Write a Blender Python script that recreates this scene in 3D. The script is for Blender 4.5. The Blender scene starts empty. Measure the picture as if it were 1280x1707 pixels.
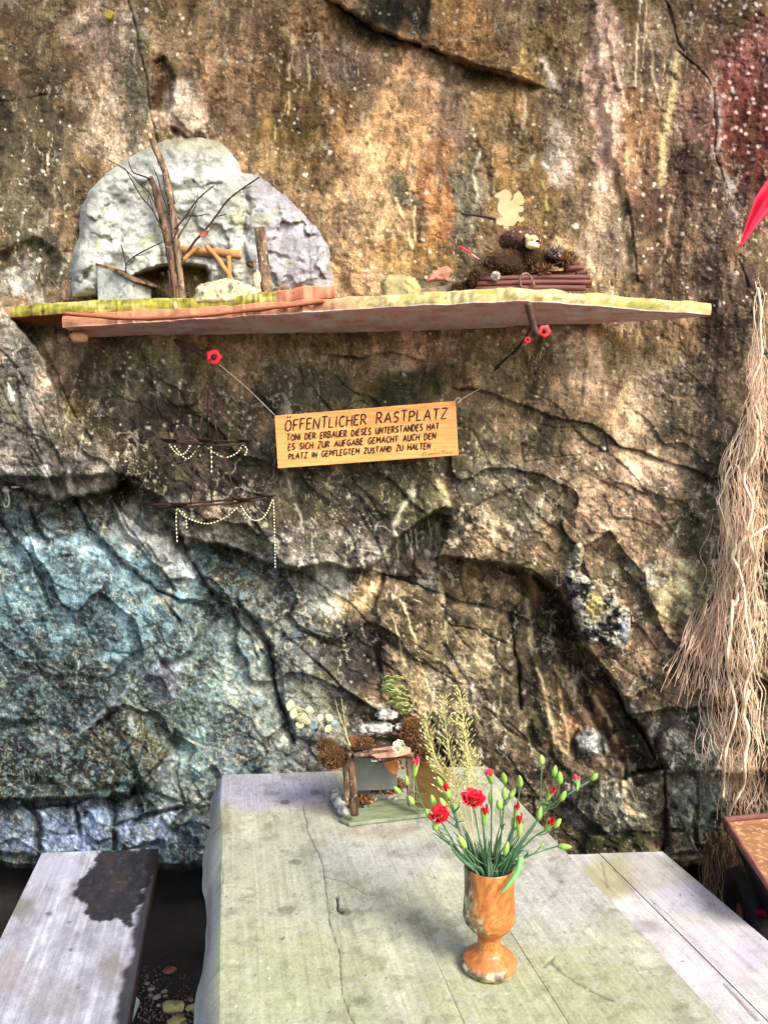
import bpy, bmesh, math, random
import numpy as np
from mathutils import Vector, Matrix, Quaternion

# ------------------------------------------------------------------ camera, light, exposure
SC = bpy.context.scene
COL = SC.collection
F = 1233.0                       # focal length in photo pixels (26 mm equivalent)
PITCH = math.radians(2.48)
CAM = np.array([0.0, 0.0, 1.6])
cam_d = bpy.data.cameras.new('camera'); cam = bpy.data.objects.new('camera', cam_d); COL.objects.link(cam)
cam.location = CAM; cam.rotation_euler = (math.radians(90) - PITCH, 0, 0)
cam_d.sensor_fit = 'VERTICAL'; cam_d.sensor_height = 36.0; cam_d.lens = 36.0 * F / 1707.0
cam_d.clip_start = 0.02; cam_d.clip_end = 500
SC.camera = cam

SUN_EL, SUN_AZ = math.radians(40), math.radians(138)    # azimuth measured clockwise from +Y
w = bpy.data.worlds.new('World'); SC.world = w; w.use_nodes = True
nt = w.node_tree; sky = nt.nodes.new('ShaderNodeTexSky'); sky.sky_type = 'NISHITA'; sky.sun_disc = False
sky.sun_elevation = SUN_EL; sky.sun_rotation = SUN_AZ; sky.air_density = 1.0; sky.dust_density = 3.0; sky.ozone_density = 1.0
nt.links.new(sky.outputs[0], nt.nodes['Background'].inputs[0]); nt.nodes['Background'].inputs[1].default_value = 0.15
sl = bpy.data.lights.new('sun', 'SUN'); sl.energy = 1.5; sl.angle = math.radians(17); sl.color = (1.0, 0.96, 0.90)
sun = bpy.data.objects.new('sun', sl); COL.objects.link(sun)
sd = Vector((math.sin(SUN_AZ) * math.cos(SUN_EL), math.cos(SUN_AZ) * math.cos(SUN_EL), math.sin(SUN_EL)))
sun.rotation_euler = sd.to_track_quat('Z', 'Y').to_euler()
SC.view_settings.view_transform = 'Standard'; SC.view_settings.look = 'None'
SC.view_settings.exposure = 1.72; SC.view_settings.gamma = 1.0; SC.view_settings.use_curve_mapping = False
SC.cycles.max_bounces = 5; SC.cycles.diffuse_bounces = 3; SC.cycles.glossy_bounces = 2

# ------------------------------------------------------------------ pixel helpers
CP, SP = math.cos(PITCH), math.sin(PITCH)
def ray(px, py):
    a = (np.asarray(px, float) - 640.0) / F; b = -(np.asarray(py, float) - 853.5) / F
    return np.stack([a, CP + b * SP, -SP + b * CP], -1)
def PY(px, py, Y):                     # point of a pixel on the upright plane y = Y
    r = ray(px, py); return CAM + r * (np.asarray(Y, float) / r[..., 1])[..., None]
def PZ(px, py, z):                     # point of a pixel on the level plane at height z
    r = ray(px, py); return CAM + r * ((np.asarray(z, float) - CAM[2]) / r[..., 2])[..., None]
def V(px, py, Y): return Vector(PY(px, py, Y))
def proj(p):
    d = np.asarray(p, float) - CAM
    dep = d[..., 1] * CP - d[..., 2] * SP; up = d[..., 1] * SP + d[..., 2] * CP
    return 640 + F * d[..., 0] / dep, 853.5 - F * up / dep
def c(r, g, b):
    def f(v):
        v = v / 255.0
        return v / 12.92 if v <= 0.04045 else ((v + 0.055) / 1.055) ** 2.4
    return np.array([f(r), f(g), f(b)])

# ------------------------------------------------------------------ numpy noise
def rtable(seed): return np.random.RandomState(seed).rand(256, 256).astype(np.float32)
_T = {}
def vn(x, y, seed=0):
    if seed not in _T: _T[seed] = rtable(seed)
    T = _T[seed]
    xi = np.floor(x); yi = np.floor(y); fx = (x - xi).astype(np.float32); fy = (y - yi).astype(np.float32)
    xi = xi.astype(np.int64) & 255; yi = yi.astype(np.int64) & 255; x1 = (xi + 1) & 255; y1 = (yi + 1) & 255
    fx = fx * fx * fx * (fx * (fx * 6 - 15) + 10); fy = fy * fy * fy * (fy * (fy * 6 - 15) + 10)
    a = T[yi, xi] * (1 - fx) + T[yi, x1] * fx; b = T[y1, xi] * (1 - fx) + T[y1, x1] * fx
    return a * (1 - fy) + b * fy
def fbm(x, y, seed=0, o=4, g=0.5, lac=2.03):
    s = 0; a = 1.0; n = 0
    for i in range(o):
        s = s + a * (vn(x, y, seed + i * 7) - 0.5) * 2; n += a; a *= g; x = x * lac + 3.7; y = y * lac + 1.3
    return s / n
def ridge(x, y, seed=0, o=3, g=0.55):
    s = 0; a = 1.0; n = 0
    for i in range(o):
        s = s + a * (1 - np.abs(vn(x, y, seed + i * 7) - 0.5) * 2) ** 2; n += a; a *= g; x = x * 2.1 + 5.1; y = y * 2.1 + 2.9
    return s / n
def worley(x, y, seed=0):
    R = np.random.RandomState(seed + 991); JX = R.rand(64, 64); JY = R.rand(64, 64); ID = R.rand(64, 64, 3)
    xi = np.floor(x).astype(int); yi = np.floor(y).astype(int)
    f1 = np.full(x.shape, 9.0); f2 = np.full(x.shape, 9.0); vx = np.zeros(x.shape); vy = np.zeros(x.shape); idx = np.zeros(x.shape + (3,), np.float32)
    for dy in (-1, 0, 1):
        for dx in (-1, 0, 1):
            cx = xi + dx; cy = yi + dy
            ox = cx + JX[cy & 63, cx & 63] - x; oy = cy + JY[cy & 63, cx & 63] - y
            d = np.sqrt(ox * ox + oy * oy)
            m = d < f1
            f2 = np.where(m, f1, np.minimum(f2, d)); f1 = np.where(m, d, f1)
            vx = np.where(m, ox, vx); vy = np.where(m, oy, vy); idx[m] = ID[cy & 63, cx & 63][m]
    return f1, f2, vx, vy, idx
def ss(a, b, x): t = np.clip((x - a) / (b - a), 0, 1); return t * t * (3 - 2 * t)
def sd_poly(x, y, poly):
    P = np.array(poly, float); d = np.full(x.shape, 1e9); ins = np.zeros(x.shape, bool); n = len(P)
    for i in range(n):
        a = P[i]; b = P[(i + 1) % n]; e = b - a; wx = x - a[0]; wy = y - a[1]
        t = np.clip((wx * e[0] + wy * e[1]) / max(e @ e, 1e-9), 0, 1)
        d = np.minimum(d, (wx - e[0] * t) ** 2 + (wy - e[1] * t) ** 2)
        if a[1] != b[1]:
            cond = ((a[1] > y) != (b[1] > y)) & (x < (b[0] - a[0]) * (y - a[1]) / (b[1] - a[1]) + a[0]); ins ^= cond
    d = np.sqrt(d); return np.where(ins, -d, d)
def sd_line(x, y, pts):
    P = np.array(pts, float); d = np.full(x.shape, 1e9)
    for i in range(len(P) - 1):
        a = P[i]; b = P[i + 1]; e = b - a; wx = x - a[0]; wy = y - a[1]
        t = np.clip((wx * e[0] + wy * e[1]) / max(e @ e, 1e-9), 0, 1)
        d = np.minimum(d, (wx - e[0] * t) ** 2 + (wy - e[1] * t) ** 2)
    return np.sqrt(d)
def boxmask(x, y, pts, pad):
    P = np.array(pts, float); return (x > P[:, 0].min() - pad) & (x < P[:, 0].max() + pad) & (y > P[:, 1].min() - pad) & (y < P[:, 1].max() + pad)

# ------------------------------------------------------------------ materials
MATS = {}
def _new(name):
    m = bpy.data.materials.new(name); m.use_nodes = True; MATS[name] = m
    n = m.node_tree.nodes; return m, n, m.node_tree.links, n['Principled BSDF']
def mat(name, c1, c2=None, scale=20, rough=0.8, stretch=(1, 1, 1), detail=6, bump=0.3, bscale=None, bdist=0.004, contrast=(0.3, 0.7), metal=0, c3=None, s3=60, t3=0.62, spec=0.3, warp=0.0, sub=0, trans=0):
    m, n, L, b = _new(name)
    tc = n.new('ShaderNodeTexCoord'); mp = n.new('ShaderNodeMapping'); L.new(tc.outputs['Object'], mp.inputs[0]); mp.inputs['Scale'].default_value = stretch
    no = n.new('ShaderNodeTexNoise'); no.inputs['Scale'].default_value = scale; no.inputs['Detail'].default_value = detail; no.inputs['Roughness'].default_value = 0.62; no.inputs['Distortion'].default_value = warp
    L.new(mp.outputs[0], no.inputs[0])
    rp = n.new('ShaderNodeValToRGB'); rp.color_ramp.elements[0].position = contrast[0]; rp.color_ramp.elements[1].position = contrast[1]
    c2 = c1 if c2 is None else c2
    rp.color_ramp.elements[0].color = (*c1, 1); rp.color_ramp.elements[1].color = (*c2, 1); L.new(no.outputs[0], rp.inputs[0])
    out = rp.outputs[0]
    if c3 is not None:
        n3 = n.new('ShaderNodeTexNoise'); n3.inputs['Scale'].default_value = s3; n3.inputs['Detail'].default_value = 5; L.new(tc.outputs['Object'], n3.inputs[0])
        r3 = n.new('ShaderNodeValToRGB'); r3.color_ramp.elements[0].position = t3 - 0.05; r3.color_ramp.elements[1].position = t3 + 0.05; L.new(n3.outputs[0], r3.inputs[0])
        mx = n.new('ShaderNodeMix'); mx.data_type = 'RGBA'; L.new(r3.outputs[0], mx.inputs[0]); L.new(out, mx.inputs[6]); mx.inputs[7].default_value = (*c3, 1); out = mx.outputs[2]
    L.new(out, b.inputs['Base Color'])
    b.inputs['Roughness'].default_value = rough; b.inputs['Metallic'].default_value = metal; b.inputs['Specular IOR Level'].default_value = spec
    if sub: b.inputs['Subsurface Weight'].default_value = sub; b.inputs['Subsurface Radius'].default_value = (0.01, 0.006, 0.003); b.inputs['Subsurface Scale'].default_value = 0.3
    if bump:
        nb = n.new('ShaderNodeTexNoise'); nb.inputs['Scale'].default_value = bscale or scale * 2.5; nb.inputs['Detail'].default_value = 8; L.new(mp.outputs[0], nb.inputs[0])
        bp = n.new('ShaderNodeBump'); bp.inputs['Strength'].default_value = bump; bp.inputs['Distance'].default_value = bdist; L.new(nb.outputs[0], bp.inputs['Height']); L.new(bp.outputs[0], b.inputs['Normal'])
    return m
def vmat(name, nscale=180, namp=0.5, bump=0.5, bscale=140, bdist=0.004, rough=0.85, stretch=(1, 1, 1), spec=0.25, n2=0):   # colour comes from the attribute 'Col' times fine grain
    m, n, L, b = _new(name)
    at = n.new('ShaderNodeVertexColor'); at.layer_name = 'Col'
    tc = n.new('ShaderNodeTexCoord'); mp = n.new('ShaderNodeMapping'); L.new(tc.outputs['Object'], mp.inputs[0]); mp.inputs['Scale'].default_value = stretch
    no = n.new('ShaderNodeTexNoise'); no.inputs['Scale'].default_value = nscale; no.inputs['Detail'].default_value = 5; no.inputs['Roughness'].default_value = 0.7; L.new(mp.outputs[0], no.inputs[0])
    mr = n.new('ShaderNodeMapRange'); mr.inputs[1].default_value = 0.25; mr.inputs[2].default_value = 0.75; mr.inputs[3].default_value = 1 - namp; mr.inputs[4].default_value = 1 + namp; L.new(no.outputs[0], mr.inputs[0])
    mx = n.new('ShaderNodeMix'); mx.data_type = 'RGBA'; mx.blend_type = 'MULTIPLY'; mx.inputs[0].default_value = 1; L.new(at.outputs[0], mx.inputs[6]); L.new(mr.outputs[0], mx.inputs[7])
    col = mx.outputs[2]
    if n2:
        nf = n.new('ShaderNodeTexNoise'); nf.inputs['Scale'].default_value = n2; nf.inputs['Detail'].default_value = 3; nf.inputs['Roughness'].default_value = .7; L.new(mp.outputs[0], nf.inputs[0])
        rf = n.new('ShaderNodeMapRange'); rf.inputs[1].default_value = .36; rf.inputs[2].default_value = .64; rf.inputs[3].default_value = .66; rf.inputs[4].default_value = 1.36; L.new(nf.outputs[0], rf.inputs[0])
        m2 = n.new('ShaderNodeMix'); m2.data_type = 'RGBA'; m2.blend_type = 'MULTIPLY'; m2.inputs[0].default_value = 1; L.new(col, m2.inputs[6]); L.new(rf.outputs[0], m2.inputs[7]); col = m2.outputs[2]
    L.new(col, b.inputs['Base Color']); b.inputs['Roughness'].default_value = rough; b.inputs['Specular IOR Level'].default_value = spec
    nb = n.new('ShaderNodeTexNoise'); nb.inputs['Scale'].default_value = bscale; nb.inputs['Detail'].default_value = 9; nb.inputs['Roughness'].default_value = 0.65; L.new(mp.outputs[0], nb.inputs[0])
    bp = n.new('ShaderNodeBump'); bp.inputs['Strength'].default_value = bump; bp.inputs['Distance'].default_value = bdist; L.new(nb.outputs[0], bp.inputs['Height']); L.new(bp.outputs[0], b.inputs['Normal'])
    return m

# ------------------------------------------------------------------ mesh helpers
def link(name, me, m, parent=None, kind=None):
    o = bpy.data.objects.new(name, me); COL.objects.link(o)
    if m is not None and len(me.materials) == 0: me.materials.append(m)
    if parent is not None: o.parent = parent
    if kind: o['kind'] = kind
    return o
def tag(o, label, cat, group=None):
    o['label'] = label; o['category'] = cat
    if group: o['group'] = group
    return o
def thing(name, loc, label, cat, group=None, rotz=0):
    o = bpy.data.objects.new(name, None); COL.objects.link(o); o.location = loc; o.rotation_euler = (0, 0, rotz); o.empty_display_size = 0.05
    return tag(o, label, cat, group)
def grid_mesh(name, P, colr=None, smooth=True, mask=None):
    ny, nx = P.shape[:2]; me = bpy.data.meshes.new(name)
    idx = np.arange(ny * nx).reshape(ny, nx)
    q = np.stack([idx[:-1, :-1], idx[1:, :-1], idx[1:, 1:], idx[:-1, 1:]], -1).reshape(-1, 4)
    if mask is not None:
        fm = (mask[:-1, :-1] & mask[1:, :-1] & mask[1:, 1:] & mask[:-1, 1:]).reshape(-1); q = q[fm]
        used = np.zeros(ny * nx, bool); used[q.ravel()] = True; remap = np.cumsum(used) - 1; q = remap[q]
        Pv = P.reshape(-1, 3)[used]; colr = None if colr is None else colr.reshape(-1, 3)[used]
    else: Pv = P.reshape(-1, 3); colr = None if colr is None else colr.reshape(-1, 3)
    n = len(Pv); nq = len(q)
    me.vertices.add(n); me.vertices.foreach_set('co', Pv.astype(np.float32).ravel())
    me.loops.add(nq * 4); me.loops.foreach_set('vertex_index', q.astype(np.int32).ravel())
    me.polygons.add(nq); me.polygons.foreach_set('loop_start', np.arange(0, nq * 4, 4, dtype=np.int32)); me.polygons.foreach_set('loop_total', np.full(nq, 4, np.int32))
    me.polygons.foreach_set('use_smooth', np.full(nq, smooth))
    me.update(calc_edges=True)
    if colr is not None: set_col(me, colr)
    return me
def set_col(me, colr):
    a = me.color_attributes.new('Col', 'FLOAT_COLOR', 'POINT')
    a.data.foreach_set('color', np.concatenate([np.clip(colr, 0, 1), np.ones((len(colr), 1))], 1).astype(np.float32).ravel())

class MB:
    def __init__(s): s.v = []; s.f = []
    def add(s, vs, fs):
        o = len(s.v); s.v += [tuple(p) for p in vs]; s.f += [tuple(i + o for i in f) for f in fs]; return s
    def box(s, a, b, M=None, jit=0, rnd=random):
        vs = [Vector((x, y, z)) for x in (a[0], b[0]) for y in (a[1], b[1]) for z in (a[2], b[2])]
        if jit: vs = [p + Vector((rnd.uniform(-jit, jit), rnd.uniform(-jit, jit), rnd.uniform(-jit, jit))) for p in vs]
        if M is not None: vs = [M @ p for p in vs]
        return s.add(vs, [(0, 1, 3, 2), (4, 6, 7, 5), (0, 4, 5, 1), (2, 3, 7, 6), (0, 2, 6, 4), (1, 5, 7, 3)])
    def tube(s, pts, r, n=8, cap=True, jit=0, flat=1.0):
        pts = [Vector(p) for p in pts]; k = len(pts); R = r if hasattr(r, '__len__') else [r] * k
        o = len(s.v); prev = None
        for i, p in enumerate(pts):
            t = (pts[min(i + 1, k - 1)] - pts[max(i - 1, 0)]); t = t.normalized() if t.length > 1e-9 else Vector((0, 0, 1))
            a = prev - t * prev.dot(t) if prev is not None else t.orthogonal()
            if a.length < 1e-6: a = t.orthogonal()
            a.normalize(); b_ = t.cross(a); prev = a
            for j in range(n):
                w_ = 2 * math.pi * j / n; rr = R[i] * (1 + (random.uniform(-jit, jit) if jit else 0))
                s.v.append(tuple(p + a * math.cos(w_) * rr + b_ * math.sin(w_) * rr * flat))
        for i in range(k - 1):
            for j in range(n):
                s.f.append((o + i * n + j, o + i * n + (j + 1) % n, o + (i + 1) * n + (j + 1) % n, o + (i + 1) * n + j))
        if cap: s.f.append(tuple(o + j for j in range(n))[::-1]); s.f.append(tuple(o + (k - 1) * n + j for j in range(n)))
        return s
    def lathe(s, prof, n=32, M=None):
        o = len(s.v)
        for r, z in prof:
            for j in range(n):
                p = Vector((r * math.cos(2 * math.pi * j / n), r * math.sin(2 * math.pi * j / n), z)); s.v.append(tuple(M @ p if M is not None else p))
        for i in range(len(prof) - 1):
            for j in range(n): s.f.append((o + i * n + j, o + i * n + (j + 1) % n, o + (i + 1) * n + (j + 1) % n, o + (i + 1) * n + j))
        return s
    def prism(s, pts, off):                     # polygon of 3-D points pushed along a vector
        n = len(pts); o = len(s.v); off = Vector(off)
        s.v += [tuple(p) for p in pts] + [tuple(Vector(p) + off) for p in pts]
        s.f.append(tuple(range(o, o + n))[::-1]); s.f.append(tuple(range(o + n, o + 2 * n)))
        for i in range(n): s.f.append((o + i, o + (i + 1) % n, o + n + (i + 1) % n, o + n + i))
        return s
    def blob(s, ctr, rad, sub=2, amp=0.25, seed=0, freq=2.0, M=None):
        bm = bmesh.new(); bmesh.ops.create_icosphere(bm, subdivisions=sub, radius=1)
        from mathutils import noise
        vs = []
        for v in bm.verts:
            d = v.co.normalized(); k = 1 + amp * noise.noise(d * freq + Vector((seed * 3.1, seed * 1.7, seed * 2.3))) * 2
            q = Vector((d.x * rad[0] * k, d.y * rad[1] * k, d.z * rad[2] * k))
            if M is not None: q = M @ q
            vs.append(Vector(ctr) + q)
        bm.verts.index_update(); fs = [tuple(v.index for v in f.verts) for f in bm.faces]; bm.free()
        return s.add(vs, fs)
    def mesh(s, name, smooth=True):
        me = bpy.data.meshes.new(name); me.from_pydata(s.v, [], s.f); 
        bm = bmesh.new(); bm.from_mesh(me); bmesh.ops.recalc_face_normals(bm, faces=bm.faces); bm.to_mesh(me); bm.free()
        if smooth: me.polygons.foreach_set('use_smooth', [True] * len(me.polygons))
        me.update(); return me
    def build(s, name, m, parent=None, smooth=True, kind=None, bevel=0, seg=2, angle=None):
        me = s.mesh(name, smooth); o = link(name, me, m, parent, kind)
        if parent is not None and parent.type == 'EMPTY': o.matrix_parent_inverse = pw(parent).inverted()
        elif parent is not None: o.matrix_parent_inverse = pw(parent).inverted()
        if bevel:
            b = o.modifiers.new('bevel', 'BEVEL'); b.width = bevel; b.segments = seg; b.limit_method = 'ANGLE'; b.angle_limit = math.radians(30)
        if smooth and angle: me.set_sharp_from_angle(angle=math.radians(angle))
        return o
def pw(o):                                       # world matrix without a depsgraph update
    M = Matrix.LocRotScale(o.location, o.rotation_euler, o.scale)
    return (pw(o.parent) @ o.matrix_parent_inverse @ M) if o.parent else M
def child_of(o, parent): o.parent = parent; o.matrix_parent_inverse = pw(parent).inverted(); return o
def bez(pts, n=6):                              # Catmull-Rom through points
    P = [Vector(p) for p in pts]; out = []
    if len(P) < 3: return [P[0].lerp(P[-1], i / n) for i in range(n + 1)]
    for i in range(len(P) - 1):
        p0 = P[max(i - 1, 0)]; p1 = P[i]; p2 = P[i + 1]; p3 = P[min(i + 2, len(P) - 1)]
        for k in range(n):
            t = k / n; out.append(0.5 * ((2 * p1) + (p2 - p0) * t + (2 * p0 - 5 * p1 + 4 * p2 - p3) * t * t + (3 * p1 - p0 - 3 * p2 + p3) * t ** 3))
    out.append(P[-1]); return out

# ------------------------------------------------------------------ the rock face (depth, stains and painted light laid out on a fine grid)
def steps(a, b, n, g):                           # growing steps outwards
    s_ = np.cumsum(g ** np.arange(n)); return a + (b - a) * s_ / s_[-1]
gx = np.concatenate([steps(-24, -1100, 34, 1.09)[::-1], np.arange(-24, 1305, 1.75), steps(1304, 2400, 34, 1.09)])
gy = np.concatenate([steps(-24, -560, 24, 1.1)[::-1], np.arange(-24, 1470, 1.75), steps(1469, 1700, 24, 1.06)])
X, Y = np.meshgrid(gx, gy)
REG = [  # polygon, height, softness, tilt x, tilt y (metres per 100 px)
 ([(205,790),(290,850),(300,895),(355,905),(455,945),(500,951),(545,937),(610,951),(640,925),(655,900),(700,868),(725,852),(745,865),(732,935),(765,930),(800,937),(845,942),(885,958),(930,985),(950,1020),(965,1065),(985,1090),(1010,1120),(1045,1180),(1062,1200),(1085,1250),(1100,1290),(2500,1290),(2500,-700),(-1200,-700),(-1200,800),(-60,800)],.11,3,0,0),
 ([(-1300,500),(0,500),(30,545),(75,600),(100,690),(150,715),(180,760),(200,800),(195,812),(165,822),(128,828),(100,835),(60,820),(0,800),(-1300,790)],.085,4,-.01,-.025),
 ([(145,735),(180,760),(200,800),(195,812),(165,822),(128,828),(122,770)],.02,3,0,0),
 ([(765,945),(800,937),(850,942),(900,962),(935,990),(950,1025),(962,1070),(930,1060),(905,1050),(880,1040),(850,1020),(800,1012),(755,1000),(735,985),(733,940)],-.05,4,-.02,.03),
 ([(945,1000),(975,1080),(1010,1130),(985,1130),(950,1090),(935,1030)],-.08,8,0,0),
 ([(640,955),(740,990),(755,1000),(850,1020),(858,1150),(905,1290),(700,1300),(640,1160),(625,1020)],.03,3,0,-.01),
 ([(665,900),(725,865),(735,935),(730,980),(660,962),(640,945)],-.015,3,0,0),
 ([(690,958),(742,972),(738,992),(692,975)],.02,2,0,0),
 ([(690,925),(725,918),(735,962),(695,950)],.015,2,0,0),
 ([(930,1080),(975,1110),(1040,1220),(1100,1300),(1060,1310),(1010,1230),(960,1140)],-.05,4,0,0),
 ([(895,1060),(935,1080),(965,1150),(1000,1215),(985,1220),(945,1160),(905,1100)],.03,4,0,0),
 ([(880,1070),(905,1100),(950,1190),(955,1290),(930,1270),(900,1180)],.02,4,0,0),
 ([(962,1222),(988,1213),(1003,1250),(995,1258),(968,1247)],.045,2,.02,-.02),
 ([(892,1195),(915,1190),(925,1225),(905,1240),(890,1215)],.03,3,0,0),
 ([(1050,1192),(1110,1183),(1200,1180),(1215,1285),(1120,1287),(1100,1290),(1085,1250)],-.01,3,.02,0),
 ([(1095,1225),(1115,1215),(1190,1225),(1205,1282),(1120,1286),(1098,1265)],.04,3,.01,-.02),
 ([(965,1312),(1030,1300),(1105,1283),(1110,1345),(1085,1362),(1062,1392),(1010,1392),(965,1360),(940,1328)],.06,4,0,-.03),
 ([(1035,1352),(1085,1362),(1090,1385),(1045,1395)],.02,3,0,0),
 ([(975,1392),(1085,1392),(1088,1436),(990,1440),(970,1420)],.03,5,0,0),
 ([(1108,1290),(1165,1287),(1160,1350),(1140,1380),(1108,1380)],.05,3,.01,0),
 ([(1168,1285),(1215,1285),(1210,1350),(1165,1360)],.03,3,0,0),
 ([(1110,1385),(1150,1380),(1160,1420),(1120,1425)],.03,3,0,0),
 ([(1155,1365),(1205,1355),(1205,1400),(1165,1410)],.03,3,0,0),
 ([(-1300,880),(-20,880),(30,885),(75,905),(140,925),(215,965),(260,985),(330,1050),(320,1090),(290,1098),(262,1100),(200,1170),(130,1225),(60,1200),(-1300,1180)],.075,6,.0,-.02),
 ([(-40,850),(5,850),(28,905),(50,940),(45,960),(20,920),(-30,880)],-.05,5,0,0),
 ([(262,1100),(200,1170),(130,1226),(205,1178),(265,1186),(283,1222),(300,1150)],.10,3,0,0),
 ([(130,1228),(205,1180),(265,1187),(283,1222),(280,1250),(240,1300),(215,1326),(130,1332),(0,1334),(-1300,1334),(-1300,1200),(0,1215),(60,1205)],.08,6,0,.02),
 ([(228,1310),(278,1254),(292,1262),(302,1345),(242,1362)],.09,4,.0,-.02),
 ([(293,1255),(325,1270),(350,1300),(345,1340),(305,1350)],.05,4,0,0),
 ([(-300,1345),(0,1340),(40,1331),(62,1360),(60,1425),(-300,1430)],.09,5,0,-.03),
 ([(67,1347),(128,1338),(132,1420),(70,1426)],.075,4,0,-.03),
 ([(132,1336),(181,1327),(186,1418),(134,1424)],.09,4,0,-.03),
 ([(189,1335),(235,1327),(243,1360),(190,1372)],.05,3,0,0),
 ([(190,1378),(240,1368),(300,1352),(275,1402),(190,1422)],.08,4,0,-.03),
 ([(282,1398),(345,1350),(352,1430),(350,1462),(270,1462),(262,1420)],.07,5,0,-.02),
 ([(185,835),(240,880),(290,897),(322,965),(285,968),(240,920),(200,870)],.045,3,0,-.01),
 ([(300,897),(350,907),(455,947),(500,957),(520,1000),(450,1040),(390,1010),(345,975)],.02,3,.01,0),
 ([(405,1005),(470,1035),(560,1080),(600,1160),(560,1240),(480,1230),(465,1120),(440,1060)],.025,4,0,0),
 ([(-40,815),(45,830),(70,905),(20,890),(-40,860)],-.02,4,0,0),
 ([(50,828),(98,842),(118,885),(75,900),(60,880)],.02,2,0,0),
 ([(100,845),(150,860),(175,910),(125,915)],-.025,3,0,0),
 ([(985,0),(1010,-30),(1030,60),(1050,150),(1040,200),(1062,330),(1075,460),(1060,470),(1042,340),(1012,230),(995,110)],.028,8,0,0),
 ([(1030,-30),(1065,100),(1062,145),(1030,150),(1010,60)],.012,3,0,0),
 ([(560,5),(650,58),(720,78),(890,142),(920,60),(900,-60),(540,-60)],.03,3,0,0),
 ([(630,-40),(640,40),(700,75),(712,60),(708,-40)],-.03,6,0,0),
 ([(255,100),(275,95),(292,130),(285,185),(268,188),(256,150)],-.02,5,0,0),
 ([(292,138),(330,134),(338,175),(345,228),(320,222),(290,185)],.018,3,0,0),
 ([(290,213),(305,215),(312,229),(290,230)],-.03,3,0,0),
 ([(820,330),(770,300),(790,240),(800,250),(820,300)],-.012,6,0,0),
 ([(600,655),(680,640),(720,700),(640,720)],-.012,8,0,0),
 ([(0,480),(60,470),(110,440),(60,400),(0,420)],-.03,8,0,0),
 ([(540,400),(570,440),(590,495),(560,500),(550,460)],-.02,8,0,0),
 ([(650,360),(668,340),(690,350),(692,385),(670,390)],-.004,4,0,0),
]
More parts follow.
